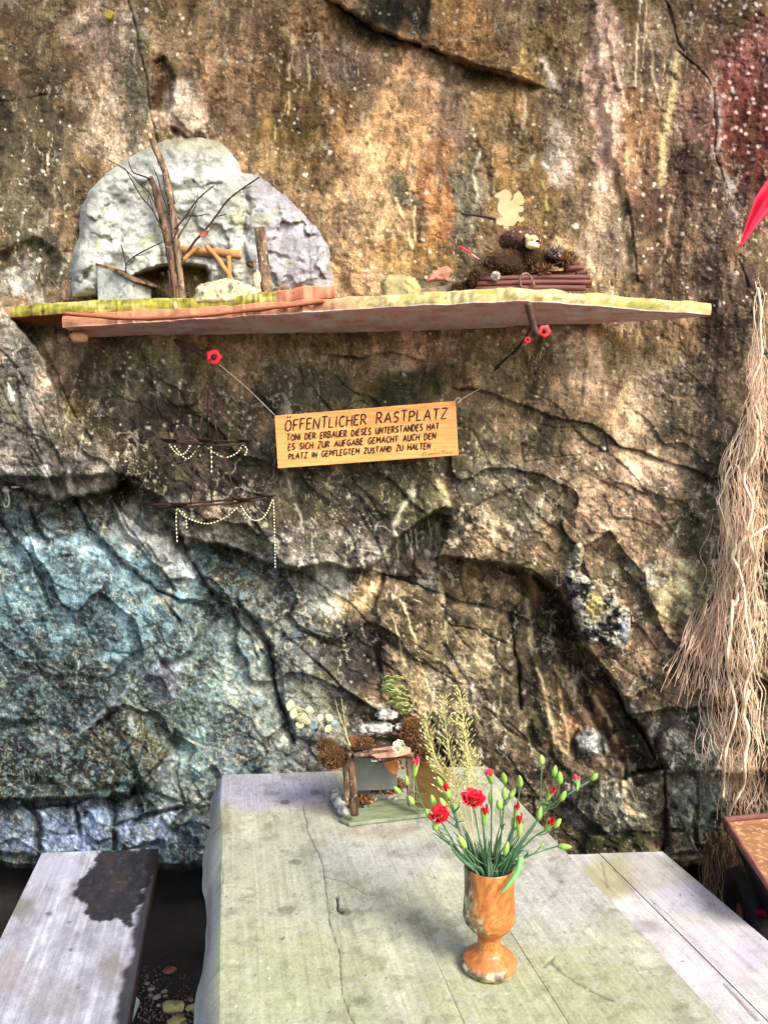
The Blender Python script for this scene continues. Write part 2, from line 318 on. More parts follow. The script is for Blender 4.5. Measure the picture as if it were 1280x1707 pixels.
CRK = [  # polyline, width px, depth, darkening
 ([(-20,835),(25,900),(50,925),(75,985),(85,1010)],5,.04,.6),([(50,540),(70,580),(95,625),(98,650)],3,.02,.5),([(30,610),(55,670),(75,715),(95,760),(110,800)],2.5,.012,.5),
 ([(0,640),(40,720),(60,790)],2,.01,.4),([(50,745),(85,800),(95,830)],2.2,.012,.5),([(100,640),(130,700),(155,740),(180,760)],2.2,.02,.5),([(0,760),(50,765),(70,790)],2,.01,.5),
 ([(115,745),(140,800),(150,822)],1.8,.006,.35),([(230,575),(250,620),(262,680),(290,750)],2,.012,.6),([(205,560),(225,600)],2,.006,.4),([(490,570),(500,600),(505,640)],2,.012,.6),
 ([(210,-20),(235,90),(250,180),(262,235)],3,.02,.55),([(560,8),(610,40),(650,60),(720,80),(760,100)],3.5,.03,.8),([(760,100),(850,122),(895,142)],2,.012,.5),([(-20,165),(30,168),(75,160)],2,.008,.4),
 ([(540,590),(600,600),(650,590)],2.5,.012,.5),([(770,650),(820,655),(920,695),(1000,712),(1030,745),(1080,760),(1130,775),(1200,800)],2.2,.014,.5),([(895,705),(960,715),(1005,715),(1010,750)],2,.01,.4),([(860,770),(920,765),(1000,750)],2,.01,.4),
 ([(300,895),(345,978),(372,1010)],5,.045,.6),([(245,905),(270,945),(292,985)],3,.022,.5),([(190,830),(215,880),(250,925)],3,.02,.5),([(125,830),(150,880),(200,930),(260,985),(300,1000),(350,1005)],3,.03,.6),
 ([(45,830),(60,880),(80,905)],3,.03,.7),([(405,1010),(430,1040),(452,1080),(458,1140),(475,1190),(490,1230)],5.5,.06,.8),([(385,1015),(415,1060),(430,1100)],3,.03,.6),([(260,985),(285,1020),(300,1035)],5,.05,.7),
 ([(640,958),(690,972),(742,990),(755,1000),(850,1020),(880,1035)],3,.035,.6),([(742,990),(742,1035),(755,1042),(800,1048),(815,1060),(845,1075)],2.3,.025,.6),([(690,1075),(722,1090)],2,.015,.6),([(850,1025),(852,1060),(862,1100),(866,1150),(868,1180)],5,.05,.8),
 ([(730,935),(735,985)],3,.03,.6),([(765,930),(772,990)],2.5,.02,.5),([(600,1145),(640,1150)],2,.01,.4),
 ([(955,1095),(975,1150),(990,1195),(1000,1222),(1005,1255)],4,.04,.7),([(985,1090),(1010,1125),(1045,1185),(1085,1250),(1100,1285)],4,.04,.6),([(960,1262),(1030,1262),(1080,1265)],2.4,.025,.7),([(970,1315),(1020,1310),(1045,1295),(1060,1288),(1105,1280)],4,.045,.8),
 ([(1048,1192),(1120,1182),(1200,1180)],3,.025,.6),([(1090,1235),(1095,1260),(1108,1290),(1108,1400),(1100,1430)],4.5,.05,.7),([(1108,1290),(1200,1283)],3,.03,.6),([(1035,1290),(1033,1345)],1.8,.01,.4),([(1000,1390),(1080,1388)],3,.03,.6),
 ([(960,1262),(958,1220),(965,1215)],3,.03,.6),([(1150,1000),(1110,1080)],2,.008,.4),([(1190,150),(1192,250),(1205,300)],3,.015,.6),([(1110,0),(1125,60),(1140,85)],3,.02,.5),([(1078,330),(1130,258)],2,.006,.5),([(1040,320),(1055,400),(1062,470)],3,.02,.6),
 ([(1130,85),(1160,110),(1185,140)],3,.015,.5),([(0,1085),(40,1100),(90,1095)],3,.012,.5),([(160,1060),(175,1085),(215,1090)],3,.012,.5),([(100,940),(130,960)],3,.012,.4),
 ([(235,1050),(262,1040),(280,1080),(275,1095)],3,.02,.5),([(350,1010),(420,1000)],2,.01,.4),([(480,1165),(560,1165),(590,1170)],2,.012,.5),([(1230,430),(1245,480)],3,.01,.4),
]
VEIN = [  # pale mineral streaks: polyline, width, colour, strength
 ([(985,30),(995,110),(1012,230),(1040,330),(1058,450)],5,(205,165,130),.8),([(1010,60),(1030,130),(1050,185)],2.5,(205,180,150),.8),([(1064,0),(1060,70),(1060,145)],1.8,(225,205,165),.8),([(1077,0),(1072,70),(1070,110)],1.8,(220,195,155),.8),([(1070,145),(1070,200),(1056,275)],1.5,(195,165,120),.7),
 ([(1085,80),(1090,140),(1100,175)],2,(215,195,160),.7),([(1128,90),(1120,160),(1104,230),(1100,310)],6,(215,190,130),.75),([(1120,330),(1105,420),(1085,470)],3,(180,160,120),.5),([(1040,230),(1045,290),(1040,320)],3.5,(215,180,125),.7),([(1185,140),(1200,200),(1195,270),(1215,310),(1225,360)],6,(175,160,145),.6),
 ([(660,330),(675,370),(688,415)],2.5,(235,205,140),.8),([(690,345),(694,400)],1.8,(230,200,140),.7),([(490,60),(482,140),(480,190)],2.2,(215,190,135),.7),([(512,90),(516,150)],1.8,(200,175,120),.6),([(535,40),(538,100),(548,140)],3,(190,165,115),.6),
 ([(800,250),(790,290),(795,330)],3,(195,190,155),.7),([(870,140),(875,190),(868,230)],3,(210,190,150),.6),([(900,100),(925,150)],6,(225,215,195),.6),([(880,260),(905,310),(910,350)],3,(180,170,90),.6),([(905,270),(925,300)],4,(205,195,180),.6),
 ([(665,900),(655,880),(670,850),(690,820)],4,(205,200,165),.7),([(480,800),(500,860),(505,890)],2.2,(175,170,150),.7),([(685,800),(690,850)],3,(190,180,140),.6),([(730,800),(745,840)],4,(215,200,140),.7),([(640,930),(625,948)],7,(210,200,165),.8),
 ([(683,880),(686,925)],1.6,(225,215,185),.8),([(676,890),(680,920)],1.4,(225,215,185),.8),([(692,880),(696,915)],1.4,(225,215,185),.8),([(715,865),(720,890)],1.6,(215,205,165),.8),([(728,850),(730,900),(733,960),(738,1010),(745,1060)],4,(200,180,125),.7),
 ([(645,995),(662,1060),(675,1110)],2,(215,190,130),.75),([(672,1005),(690,1060),(705,1120),(722,1165)],1.8,(220,195,135),.8),([(770,1090),(780,1160),(800,1200)],1.5,(205,185,130),.6),([(838,1130),(830,1190),(822,1230)],2.5,(205,185,125),.6),
 ([(880,1000),(885,1060),(880,1080),(895,1120),(912,1170),(920,1230),(945,1255)],4,(215,185,120),.75),([(925,1110),(935,1170),(950,1250)],2.5,(210,170,100),.7),([(990,1160),(1020,1215),(1030,1250),(1040,1300),(1045,1345),(1060,1365)],4,(220,190,125),.85),([(1045,1260),(1055,1310),(1062,1350)],2,(210,185,110),.7),([(880,960),(895,1000)],5,(190,130,60),.6),
 ([(1190,810),(1200,860)],3,(200,175,140),.5),([(1080,860),(1110,880)],3,(210,185,150),.5),([(985,900),(1000,880),(1020,880)],2,(220,195,150),.5),([(1150,700),(1155,780)],5,(180,150,120),.5),
 ([(262,1100),(232,1130),(200,1165),(160,1200),(130,1226)],4,(190,195,200),.8),([(310,895),(320,930),(322,962)],4,(220,218,210),.8),([(255,880),(290,940)],6,(205,200,190),.6),([(295,1250),(245,1300)],3,(190,185,180),.5),([(45,690),(75,770),(90,830)],5,(170,165,155),.5),([(110,780),(118,825)],6,(225,222,215),.8),([(75,780),(80,800)],5,(205,200,190),.6),
 ([(14,640),(22,665)],4,(230,228,222),.8),([(165,735),(182,770)],4,(195,180,165),.6),([(560,950),(580,985)],9,(200,198,188),.6),([(310,840),(370,838)],3,(150,145,130),.5),
]
PATCH = [  # x, y, rx, ry, colour, strength
 (60,80,140,120,(112,92,64),.7),(180,180,90,100,(176,150,120),.8),(45,260,80,150,(72,64,46),.8),(20,420,90,90,(78,72,52),.8),(20,475,60,35,(165,160,145),.8),(170,60,60,60,(168,142,120),.7),(120,150,40,60,(90,68,40),.6),
 (265,140,22,52,(76,54,26),.95),(352,130,24,62,(88,66,36),.8),(315,180,34,55,(196,170,144),.9),(225,130,18,140,(100,96,76),.7),(420,130,70,140,(150,118,86),.7),(510,170,80,160,(112,84,48),.8),(480,240,60,60,(128,104,40),.6),(410,290,90,60,(150,120,78),.7),
 (560,90,70,50,(112,92,78),.7),(655,30,52,42,(52,46,28),.9),(690,150,52,110,(184,142,98),.9),(655,250,60,120,(176,134,88),.9),(620,360,70,110,(166,132,90),.9),(676,318,22,36,(98,88,62),.9),(748,200,28,90,(140,112,86),.8),(730,340,36,90,(172,114,62),.8),
 (760,50,65,60,(166,120,68),.8),(540,430,80,60,(158,126,86),.8),(700,430,70,40,(156,118,58),.7),(785,330,32,90,(122,112,88),.8),(840,180,60,110,(134,104,60),.8),(880,320,60,90,(122,94,48),.8),(930,250,26,60,(190,168,148),.7),(905,80,40,60,(135,110,62),.7),
 (960,150,36,110,(122,98,68),.7),(1010,150,30,170,(198,160,136),.8),(1070,210,40,110,(126,92,62),.9),(1072,360,34,40,(96,72,50),.9),(1090,90,40,80,(158,132,102),.7),(1180,180,60,150,(116,82,66),.8),(1255,210,70,170,(98,46,36),.9),(1262,90,60,50,(146,88,78),.7),(1170,350,90,100,(84,62,48),.8),
 (1120,440,90,80,(96,72,50),.8),(1010,420,50,60,(150,128,102),.7),(1200,500,70,110,(94,72,56),.8),(1090,330,36,40,(130,88,68),.6),
 (30,640,70,130,(84,80,70),.9),(112,600,46,56,(168,142,112),.8),(190,660,70,90,(80,66,50),.8),(260,630,90,70,(112,104,76),.7),(115,690,24,24,(110,96,40),.7),(110,790,90,40,(140,130,116),.8),(350,770,170,130,(74,62,48),.95),(560,850,160,90,(80,70,52),.95),(480,650,60,60,(92,82,62),.8),(640,790,80,60,(84,78,56),.8),(215,820,80,40,(50,42,30),.8),
 (600,600,120,36,(150,132,102),.7),(710,580,90,34,(176,134,108),.8),(560,650,60,40,(105,96,76),.7),(670,650,70,36,(60,58,34),.8),(820,600,60,40,(136,116,84),.7),(960,610,46,60,(198,166,136),.8),(900,650,110,60,(124,102,72),.7),(950,740,90,40,(78,70,46),.8),(790,740,50,90,(96,90,66),.8),
 (850,830,90,60,(140,130,106),.7),(1000,800,120,80,(140,114,88),.7),(1080,720,50,120,(162,136,106),.7),(1155,700,46,160,(108,88,68),.7),(1030,900,100,70,(150,120,88),.7),(710,830,40,50,(100,98,62),.7),(530,915,150,34,(134,124,108),.8),(800,870,50,40,(176,150,108),.7),
 (250,870,60,40,(176,170,156),.8),(295,935,40,40,(205,202,196),.8),(420,960,80,46,(80,64,48),.9),(545,985,46,40,(176,172,158),.8),(600,1010,40,34,(176,146,92),.7),(700,1070,100,110,(130,106,68),.8),(570,1090,90,60,(62,52,44),.9),(480,1080,70,60,(116,112,100),.7),
 (830,965,70,36,(152,120,72),.8),(915,995,40,46,(92,56,20),.9),(800,1160,80,100,(112,102,72),.8),(905,1120,40,100,(132,108,72),.7),(970,1150,50,110,(112,78,44),.8),(1100,1050,100,90,(152,122,86),.8),(1130,985,70,46,(178,158,104),.7),(1150,1130,60,80,(118,92,68),.7),
 (1140,1235,80,46,(128,120,102),.8),(1010,1350,60,46,(142,136,114),.8),(1160,1350,46,70,(118,118,94),.8),(1030,1412,60,24,(92,92,50),.8),(985,1240,24,24,(160,158,150),.8),(1040,1250,34,50,(124,84,44),.7),(1050,1210,30,40,(95,90,70),.6),
 (160,1000,170,100,(112,142,150),.9),(110,930,90,40,(140,166,176),.8),(50,1090,90,80,(76,86,90),.8),(170,1040,60,50,(66,80,92),.7),(250,1020,60,60,(126,150,154),.7),(60,1180,110,50,(104,108,100),.8),(215,1235,70,60,(92,84,52),.9),(100,1290,160,40,(44,44,34),.9),(285,1145,26,34,(164,160,184),.9),  # teal tones carry the bluish light of the lower left
 (360,1100,80,90,(138,150,138),.8),(330,1220,50,90,(130,148,140),.8),(430,1190,70,80,(130,130,116),.8),(420,1020,50,50,(136,136,120),.7),(120,1385,160,40,(138,150,180),.9),(320,1410,46,50,(84,96,108),.8),(550,1210,90,60,(118,114,100),.7),(240,1390,50,30,(166,178,206),.8),(265,1310,34,50,(150,146,138),.8),(0,1280,60,60,(30,32,30),.8),
 (140,860,60,30,(66,64,58),.8),(30,870,40,40,(90,96,100),.7),(90,870,40,30,(88,80,66),.7),(215,1340,26,20,(70,72,66),.8),
]
STEP = [  # ledge edges: the rock below / left of the line falls back by dh and recovers over len px
 ([(205,800),(255,850),(300,895),(355,905),(455,945),(500,951),(545,937),(610,951),(640,925),(655,900),(690,872),(725,852)],.07,32),
 ([(735,925),(765,932),(800,937),(845,942),(885,958),(930,985),(950,1020),(965,1065),(985,1090),(1010,1120),(1045,1180),(1062,1200),(1085,1250),(1100,1290)],.09,30),
 ([(200,805),(165,822),(128,828),(100,835),(60,820),(0,800),(-40,790)][::-1],.10,28),
 ([(640,956),(690,970),(742,990),(755,1000),(850,1020)],.05,30),
 ([(125,830),(150,880),(200,930),(260,985),(300,1000),(350,1008)],.045,24),([(405,1005),(430,1040),(452,1080),(458,1140),(475,1190),(490,1232)],.05,20),
 ([(-60,1332),(130,1332),(215,1326),(240,1300),(283,1225)],.12,28),([(560,8),(610,40),(650,60),(720,80),(760,100),(890,142)],.04,40),
 ([(300,897),(345,978),(390,1010),(450,1042)],.05,30),([(1048,1190),(1120,1181),(1210,1180)],.05,30),([(960,1314),(1020,1310),(1060,1290),(1105,1281)],-.05,25),
 ([(770,648),(820,655),(920,695),(1000,712),(1030,745),(1130,775),(1200,800)],.025,40),([(540,590),(600,600),(650,590),(700,600)],.02,30),
]
def sd_side(x, y, pts):
    P = np.array(pts, float); best = np.full(x.shape, 1e18); sg = np.zeros(x.shape); endm = np.ones(x.shape)
    for i in range(len(P) - 1):
        a = P[i]; e = P[i + 1] - a; wx = x - a[0]; wy = y - a[1]; tr = (wx * e[0] + wy * e[1]) / max(e @ e, 1e-9); t = np.clip(tr, 0, 1)
        d = (wx - e[0] * t) ** 2 + (wy - e[1] * t) ** 2; m = d < best; best = np.where(m, d, best); sg = np.where(m, np.sign(e[0] * wy - e[1] * wx), sg)
        over = np.where(i == 0, np.maximum(-tr, 0), 0) + np.where(i == len(P) - 2, np.maximum(tr - 1, 0), 0); endm = np.where(m, np.exp(-(over * np.sqrt(e @ e) / 14) ** 2), endm)
    return np.sqrt(best), sg, endm
PCOL = [  # crisp-edged tone of single rock faces
 ([(-1300,500),(0,500),(30,545),(75,600),(100,690),(150,715),(180,760),(200,800),(195,812),(165,822),(128,828),(100,835),(60,820),(0,800),(-1300,790)],(132,124,112),.75),
 ([(145,735),(180,760),(200,800),(195,812),(165,822),(128,828),(122,770)],(152,140,128),.6),([(-200,770),(40,770),(70,805),(60,820),(0,800),(-200,790)],(118,116,116),.6),
 ([(765,945),(800,937),(850,942),(900,962),(880,1040),(850,1020),(800,1012),(755,1000)],(158,128,82),.7),([(890,955),(935,990),(950,1025),(962,1070),(905,1050),(880,1040)],(74,44,16),.8),
 ([(640,955),(740,990),(755,1000),(850,1020),(858,1150),(905,1290),(700,1300),(640,1160),(625,1020)],(128,108,72),.6),([(665,900),(725,865),(735,935),(730,985),(660,962),(640,945)],(112,104,92),.6),([(665,895),(720,862),(722,890),(672,925)],(60,56,48),.8),
 ([(690,958),(742,972),(738,992),(692,975)],(168,164,156),.7),([(690,925),(725,918),(735,962),(695,950)],(150,134,108),.5),
 ([(930,1080),(975,1110),(1040,1220),(1100,1300),(1060,1310),(1010,1230),(960,1140)],(112,74,38),.7),([(895,1060),(935,1080),(965,1150),(1000,1215),(985,1220),(945,1160),(905,1100)],(128,112,84),.5),
 ([(962,1222),(988,1213),(1003,1250),(995,1258),(968,1247)],(176,174,166),.9),([(1050,1192),(1110,1183),(1200,1180),(1215,1225),(1115,1215),(1085,1250)],(104,96,72),.6),([(1095,1225),(1115,1215),(1190,1225),(1205,1282),(1120,1286),(1098,1265)],(136,130,116),.6),
 ([(965,1312),(1030,1300),(1105,1283),(1110,1345),(1085,1362),(1062,1392),(1010,1392),(965,1360),(940,1328)],(140,134,116),.6),([(1000,1365),(1085,1355),(1088,1392),(1010,1392)],(156,154,108),.6),([(975,1392),(1085,1392),(1088,1436),(990,1440),(970,1420)],(70,74,36),.8),
 ([(1108,1290),(1215,1285),(1210,1350),(1140,1380),(1108,1380)],(120,122,104),.6),
 ([(-1300,880),(-20,880),(30,885),(75,905),(140,925),(215,965),(260,985),(330,1050),(320,1090),(262,1100),(200,1170),(130,1225),(60,1200),(-1300,1180)],(92,116,124),.5),([(30,888),(75,905),(140,925),(215,965),(260,985),(250,1000),(190,975),(120,950),(50,925)],(140,166,178),.6),
 ([(100,1000),(150,1010),(180,1060),(200,1090),(150,1080),(110,1040)],(52,64,74),.7),([(262,1100),(300,1150),(283,1190),(252,1180),(250,1130)],(160,156,180),.8),([(130,1228),(205,1180),(265,1187),(283,1222),(280,1250),(240,1300),(215,1326),(130,1332)],(88,80,48),.7),([(-40,1240),(130,1230),(130,1332),(-40,1334)],(56,58,46),.7),
 ([(228,1310),(278,1254),(292,1262),(302,1345),(242,1362)],(150,144,136),.8),([(-300,1345),(0,1340),(40,1331),(62,1360),(60,1425),(-300,1430)],(112,122,146),.6),([(67,1347),(128,1338),(132,1420),(70,1426)],(122,134,158),.6),([(132,1336),(181,1327),(186,1418),(134,1424)],(130,138,164),.6),([(189,1335),(235,1327),(243,1360),(190,1372)],(66,70,66),.8),([(190,1378),(240,1368),(300,1352),(275,1402),(190,1422)],(160,172,202),.7),
 ([(282,1398),(345,1350),(352,1430),(350,1462),(270,1462),(262,1420)],(78,88,98),.7),([(185,835),(240,880),(290,897),(322,965),(285,968),(240,920),(200,870)],(196,192,184),.7),([(300,897),(350,907),(455,947),(500,957),(520,1000),(450,1040),(390,1010),(345,975)],(84,66,50),.7),
 ([(560,1080),(640,1060),(650,1150),(600,1180),(560,1150)],(54,44,38),.7),([(205,790),(290,850),(300,895),(270,890),(215,830)],(52,44,32),.7),([(340,890),(455,930),(540,920),(640,915),(625,948),(545,937),(500,951),(455,945)],(150,142,128),.6),
 ([(630,-40),(640,40),(700,75),(712,60),(708,-40)],(48,42,26),.8),([(1045,150),(1100,160),(1095,320),(1045,325)],(122,88,60),.7),([(1050,330),(1100,328),(1098,380),(1062,400)],(88,66,44),.7),([(258,100),(275,95),(292,130),(285,185),(268,188)],(74,52,26),.8),([(292,138),(330,134),(338,175),(345,228),(320,222),(290,185)],(200,174,148),.8),
]
def paint_wall(X, Y):
    ra = lambda s_, k: fbm(X / s_, Y / s_, k, 3)
    jx = X + 7 * ra(42, 11) + 3 * fbm(X / 12, Y / 12, 12, 2); jy = Y + 7 * ra(42, 13) + 3 * fbm(X / 12, Y / 12, 14, 2)
    H = np.zeros(X.shape)
    # zones: rough = fractured lower rock, upper = streaked face
    rough = ss(520, 1000, Y + 0.12 * (640 - X) + 60 * ra(160, 15)); lowl = ss(860, 1000, Y - 0.25 * X + 120 + 40 * ra(90, 16)) * ss(620, 420, X)
    # large waves
    H += .06 * fbm(X / 420, Y / 420, 21, 3) + .10 * ss(1050, 1400, X) - .03 * ss(900, 600, Y) * ss(300, 700, X) * ss(1000, 700, X)
    H += .10 * ss(250, -40, Y) * (0.5 + 0.5 * fbm(X / 200, Y / 200, 22, 2))
    for poly, dh, soft, tx, ty in REG:
        m = boxmask(X, Y, poly, 40); 
        if not m.any(): continue
        d = sd_poly(jx[m], jy[m], poly); P_ = np.array(poly, float); cx, cy = P_.mean(0)
        cx = np.clip(cx, 0, 1280); cy = np.clip(cy, 0, 1500)
        t = ss(soft, -soft, d); rim = np.clip(-d / 60, 0, 1)
        tx_, ty_ = np.clip((X[m] - cx) / 100, -2.5, 2.5), np.clip((Y[m] - cy) / 100, -2.5, 2.5)
        H[m] += t * (dh + tx * tx_ + ty * ty_ + (0.012 * min(1, abs(dh) / .05) * np.sqrt(rim) if dh > 0 else 0))
    for pts, dh, ln in STEP:
        m = boxmask(X, Y, pts, ln * 3); d, sg, em = sd_side(jx[m], jy[m], pts)
        H[m] -= dh * em * np.exp(-d / ln) * ss(-1.5, 1.5, d * sg) * (.6 + .8 * vn(X[m] / 45, Y[m] / 45, 49))
    # fractured facets, stretched along the dip of the beds
    a = math.radians(38); u = X * math.cos(a) + Y * math.sin(a); v = -X * math.sin(a) + Y * math.cos(a)
    for (su, sv, amp, tilt, sdv, z) in ((230, 110, .030, .050, 31, rough), (95, 44, .012, .018, 32, .10 + .8 * rough), (36, 18, .004, .008, 33, 0.10 + 0.7 * rough), (14, 9, .0015, .0040, 34, 0.3 + 0.6 * rough)):
        w1 = 0.35 * fbm(X / su, Y / su, sdv + 50, 3); f1, f2, vx, vy, idn = worley(u / su + w1, v / sv + w1 * 1.4, sdv)
        H += z * (amp * (idn[..., 0] - .5) + tilt * (vx * (idn[..., 1] - .5) + vy * (idn[..., 2] - .5)) - amp * .22 * ss(.06, 0, f2 - f1))
    for sv, amp, wsc, sdv in ((120, .045, 170, 35), (44, .009, 80, 36), (17, .0028, 40, 37)):     # overlapping beds dipping to the right
        q_ = v / sv + 1.1 * fbm(X / wsc, Y / wsc, sdv, 3); fr = q_ - np.floor(q_); gate = ss(.35, .6, vn(u / (sv * 3), q_ * .8, sdv + 20)); H += rough * amp * gate * (fr ** 1.5 - .4)
    # vertical flow relief on the upper face
    up = 1 - rough; sx = X + 0.12 * Y
    H += up * (.010 * fbm(sx / 34, Y / 150, 41, 4) + .006 * ridge(sx / 20, Y / 90, 42, 3) + .012 * fbm(X / 90, Y / 130, 43, 3))
    H += .006 * fbm(X / 26, Y / 26, 44, 4) + (.0034 + .002 * lowl) * fbm(X / 7, Y / 7, 45, 3) - .007 * ridge(X / 40 + .4 * fbm(X / 25, Y / 25, 50, 3), Y / 34, 51, 3) ** 3 - (.004 + .004 * rough) * ridge(X / 15, Y / 13 + .2 * X / 15, 52, 2) ** 4
    H += lowl * (.010 * fbm(X / 18 + Y / 60, Y / 18, 46, 4, .6))
    crack_dark = np.zeros(X.shape)
    for pts, wd, dp, st in CRK:
        m = boxmask(X, Y, pts, 40); d = sd_line(jx[m] * .55 + X[m] * .45, jy[m] * .55 + Y[m] * .45, pts)
        wd_ = wd * .62 * (0.3 + 1.2 * vn(X[m] / 25, Y[m] / 25, 48)); g = np.exp(-(d / wd_) ** 2); H[m] -= dp * .7 * g
        crack_dark[m] = np.maximum(crack_dark[m], st * np.exp(-(d / (wd_ * 1.6)) ** 2))
    H -= .55 * ss(1436, 1452, Y + 10 * fbm(X / 30, Y / 30, 47, 3)) * ss(1330, 1150, X) + .12 * ss(1425, 1445, Y) * ss(820, 960, X) * ss(1010, 960, X)
    H += .05 * ss(1150, 1230, X) * ss(300, 600, Y)
    # ---- colour
    C = np.empty(X.shape + (3,)); C[:] = c(128, 104, 72); C = C * (1 - lowl[..., None]) + lowl[..., None] * c(112, 116, 108)
    wob = fbm(X / 34, Y / 46, 61, 5, .62); wob2 = fbm(X / 60, Y / 60, 65, 4)
    wx = X + 26 * wob2; wy = Y + 30 * fbm(X / 70, Y / 70, 66, 4)
    for (x, y, rx, ry, cl, s_) in PATCH:
        if x - 2.2 * rx > 1400 or x + 2.2 * rx < -200: continue
        m = (np.abs(X - x) < 2.2 * rx + 30) & (np.abs(Y - y) < 2.2 * ry + 30)
        r = np.sqrt(((wx[m] - x) / rx) ** 2 + ((wy[m] - y) / ry) ** 2)
        k = min(1, s_ * 1.12) * ss(1.2, .72, r + .45 * wob[m]); C[m] = C[m] * (1 - k[:, None]) + c(*cl) * k[:, None]
    for poly, cl, s_ in PCOL:
        m = boxmask(X, Y, poly, 30)
        if not m.any(): continue
        kk = s_ * ss(4, -4, sd_poly(jx[m], jy[m], poly)) * (.75 + .35 * wob[m]); C[m] = C[m] * (1 - kk[:, None]) + c(*cl) * kk[:, None]
    # beyond the patches the stone stays brown and grey
    # streaks, mottling
    st1 = fbm(sx / 20, Y / 130, 71, 4, .58); st2 = fbm(X / 9, Y / 11, 72, 4, .65); mot = fbm(X / 44, Y / 52, 73, 5, .6); fine = fbm(X / 4.2, Y / 4.6, 74, 2)
    dg = fbm(u / 34, v / 9, 77, 4, .6)
    b1 = ss(-.03, .05, fbm(X / 75 + .3 * mot, Y / 95, 67, 5, .6)); b2 = ss(.02, .10, fbm(sx / 36, Y / 60, 68, 5, .62)); b3 = ss(.05, .12, fbm(X / 20, Y / 28, 69, 4, .62))
    b4 = ss(.0, .06, fbm(X / 9 + .8 * wob, Y / 12 + .8 * wob2, 64, 4, .65))
    k = np.exp(.62 * mot + up * .45 * st1 + (.40 - .14 * up) * st2 + .22 * fine + rough * .75 * dg + lowl * .5 * fbm(X / 6, Y / 6, 75, 3, .7) + (.50 - .15 * up) * (b1 - .5) + (.50 - .15 * up) * (b2 - .5) + (.40 - .15 * up) * (b3 - .5) + .24 * (b4 - .5))
    C *= (k / 1.16)[..., None]
    # ochre and olive washes
    oc = ss(.12, .5, fbm(X / 55, Y / 70, 76, 4)); C = C * (1 - .22 * oc[..., None] * up[..., None]) + (.22 * oc * up)[..., None] * c(150, 108, 52) * (k[..., None] ** .6)
    gr = ss(.05, .35, fbm(X / 60, Y / 60, 78, 5, .6)) * ss(450, 700, Y); C = C * (1 - .5 * gr[..., None]) + (.5 * gr)[..., None] * c(74, 72, 36) * k[..., None] ** .7
    # pale crust in ridges, dark rot in hollows
    rv = ridge(X / 28 + .5 * mot, Y / 40 + .5 * st2, 79, 4); pk = ss(.66, .80, rv) * ss(.3, .6, vn(X / 70, Y / 70, 80)) * (.75 - .45 * up)
    C = C * (1 - pk[..., None]) + pk[..., None] * c(198, 188, 164)
    rv2 = ridge(sx / 11 + .6 * wob, Y / 46, 81, 2); pk = ss(.80, .97, rv2) * ss(.42, .72, vn(X / 60, Y / 90, 82)) * .75
    C = C * (1 - pk[..., None]) + pk[..., None] * c(206, 182, 138)
    dk = ss(.25, .45, fbm(X / 17, Y / 24, 83, 4, .6)); C *= (1 - .45 * dk)[..., None]
    bl = lowl * ss(-.1, .45, fbm(X / 10 + Y / 40, Y / 10, 84, 4, .7)); C = C * (1 - .36 * bl[..., None]) + .36 * bl[..., None] * c(150, 184, 194)  # bluish light at lower left mixed into the rock colour
    lich = ss(.62, .70, ridge(X / 9, Y / 9, 85, 3)) * lowl * .28; C = C * (1 - lich[..., None]) + lich[..., None] * c(196, 206, 204)
    for pts, wd, cl, s_ in VEIN:
        m = boxmask(X, Y, pts, 40); d = sd_line(jx[m] * .6 + X[m] * .4, jy[m] * .6 + Y[m] * .4, pts)
        kk = s_ * np.exp(-(d / (wd * (0.5 + vn(X[m] / 14, Y[m] / 14, 86)))) ** 2) * ss(.15, .5, vn(X[m] / 9, Y[m] / 16, 87)); C[m] = C[m] * (1 - kk[:, None]) + c(*cl) * kk[:, None]
        H[m] += .004 * kk
    C *= (1 - .4 * crack_dark)[..., None]  # rock made darker along the cracks
    # white lichen flecks
    for s_, sdv, thr, rad in ((26, 91, .80, .10), (52, 92, .72, .075), (15, 93, .86, .14)):
        f1, f2, vx, vy, idn = worley(X / s_, Y / s_, sdv); dens = .5 + .5 * ss(.35, .7, vn(X / 130, Y / 130, 94)) * ss(900, 500, Y - .25 * np.maximum(X - 700, 0))
        fk = (idn[..., 0] > thr + .12 * (1 - dens)) * ss(rad * (.6 + idn[..., 1]), rad * .35 * (.6 + idn[..., 1]), f1 + .05 * fine) * .85 * dens
        C = C * (1 - fk[..., None]) + fk[..., None] * c(222, 208, 182)
    m = ss(1130, 1230, X) * ss(330, 200, Y); f1, f2, vx, vy, idn = worley(X / 12, Y / 12, 95); fk = m * (idn[..., 0] > .72) * ss(.34, .15, f1) * .8
    C = C * (1 - fk[..., None]) + fk[..., None] * c(226, 190, 182)
    lum = C.mean(-1, keepdims=True); ds = (.12 + .10 * rough * (1 - lowl))[..., None]; C = C * (1 - ds) + ds * lum * np.array([1.02, 1.0, .90])
    for sc_, sdv, hi in ((16, 96, .80), (34, 97, .82)):          # thin pale crust lines
        rr_ = ridge(X / sc_ + 1.2 * wob, Y / (sc_ * 1.3) + 1.2 * wob2, sdv, 1); kk = ss(hi + .08, .985, rr_) * ss(.45, .7, vn(X / 55, Y / 75, sdv + 3)) * (.5 - .3 * up); C = C * (1 - kk[..., None]) + kk[..., None] * c(214, 200, 168)
    rr_ = ridge(X / 26 + 1.5 * wob2, Y / 30 + 1.5 * wob, 98, 1); kk = ss(.90, .99, rr_) * ss(.4, .65, vn(X / 60, Y / 60, 99)); C *= (1 - .45 * kk)[..., None]
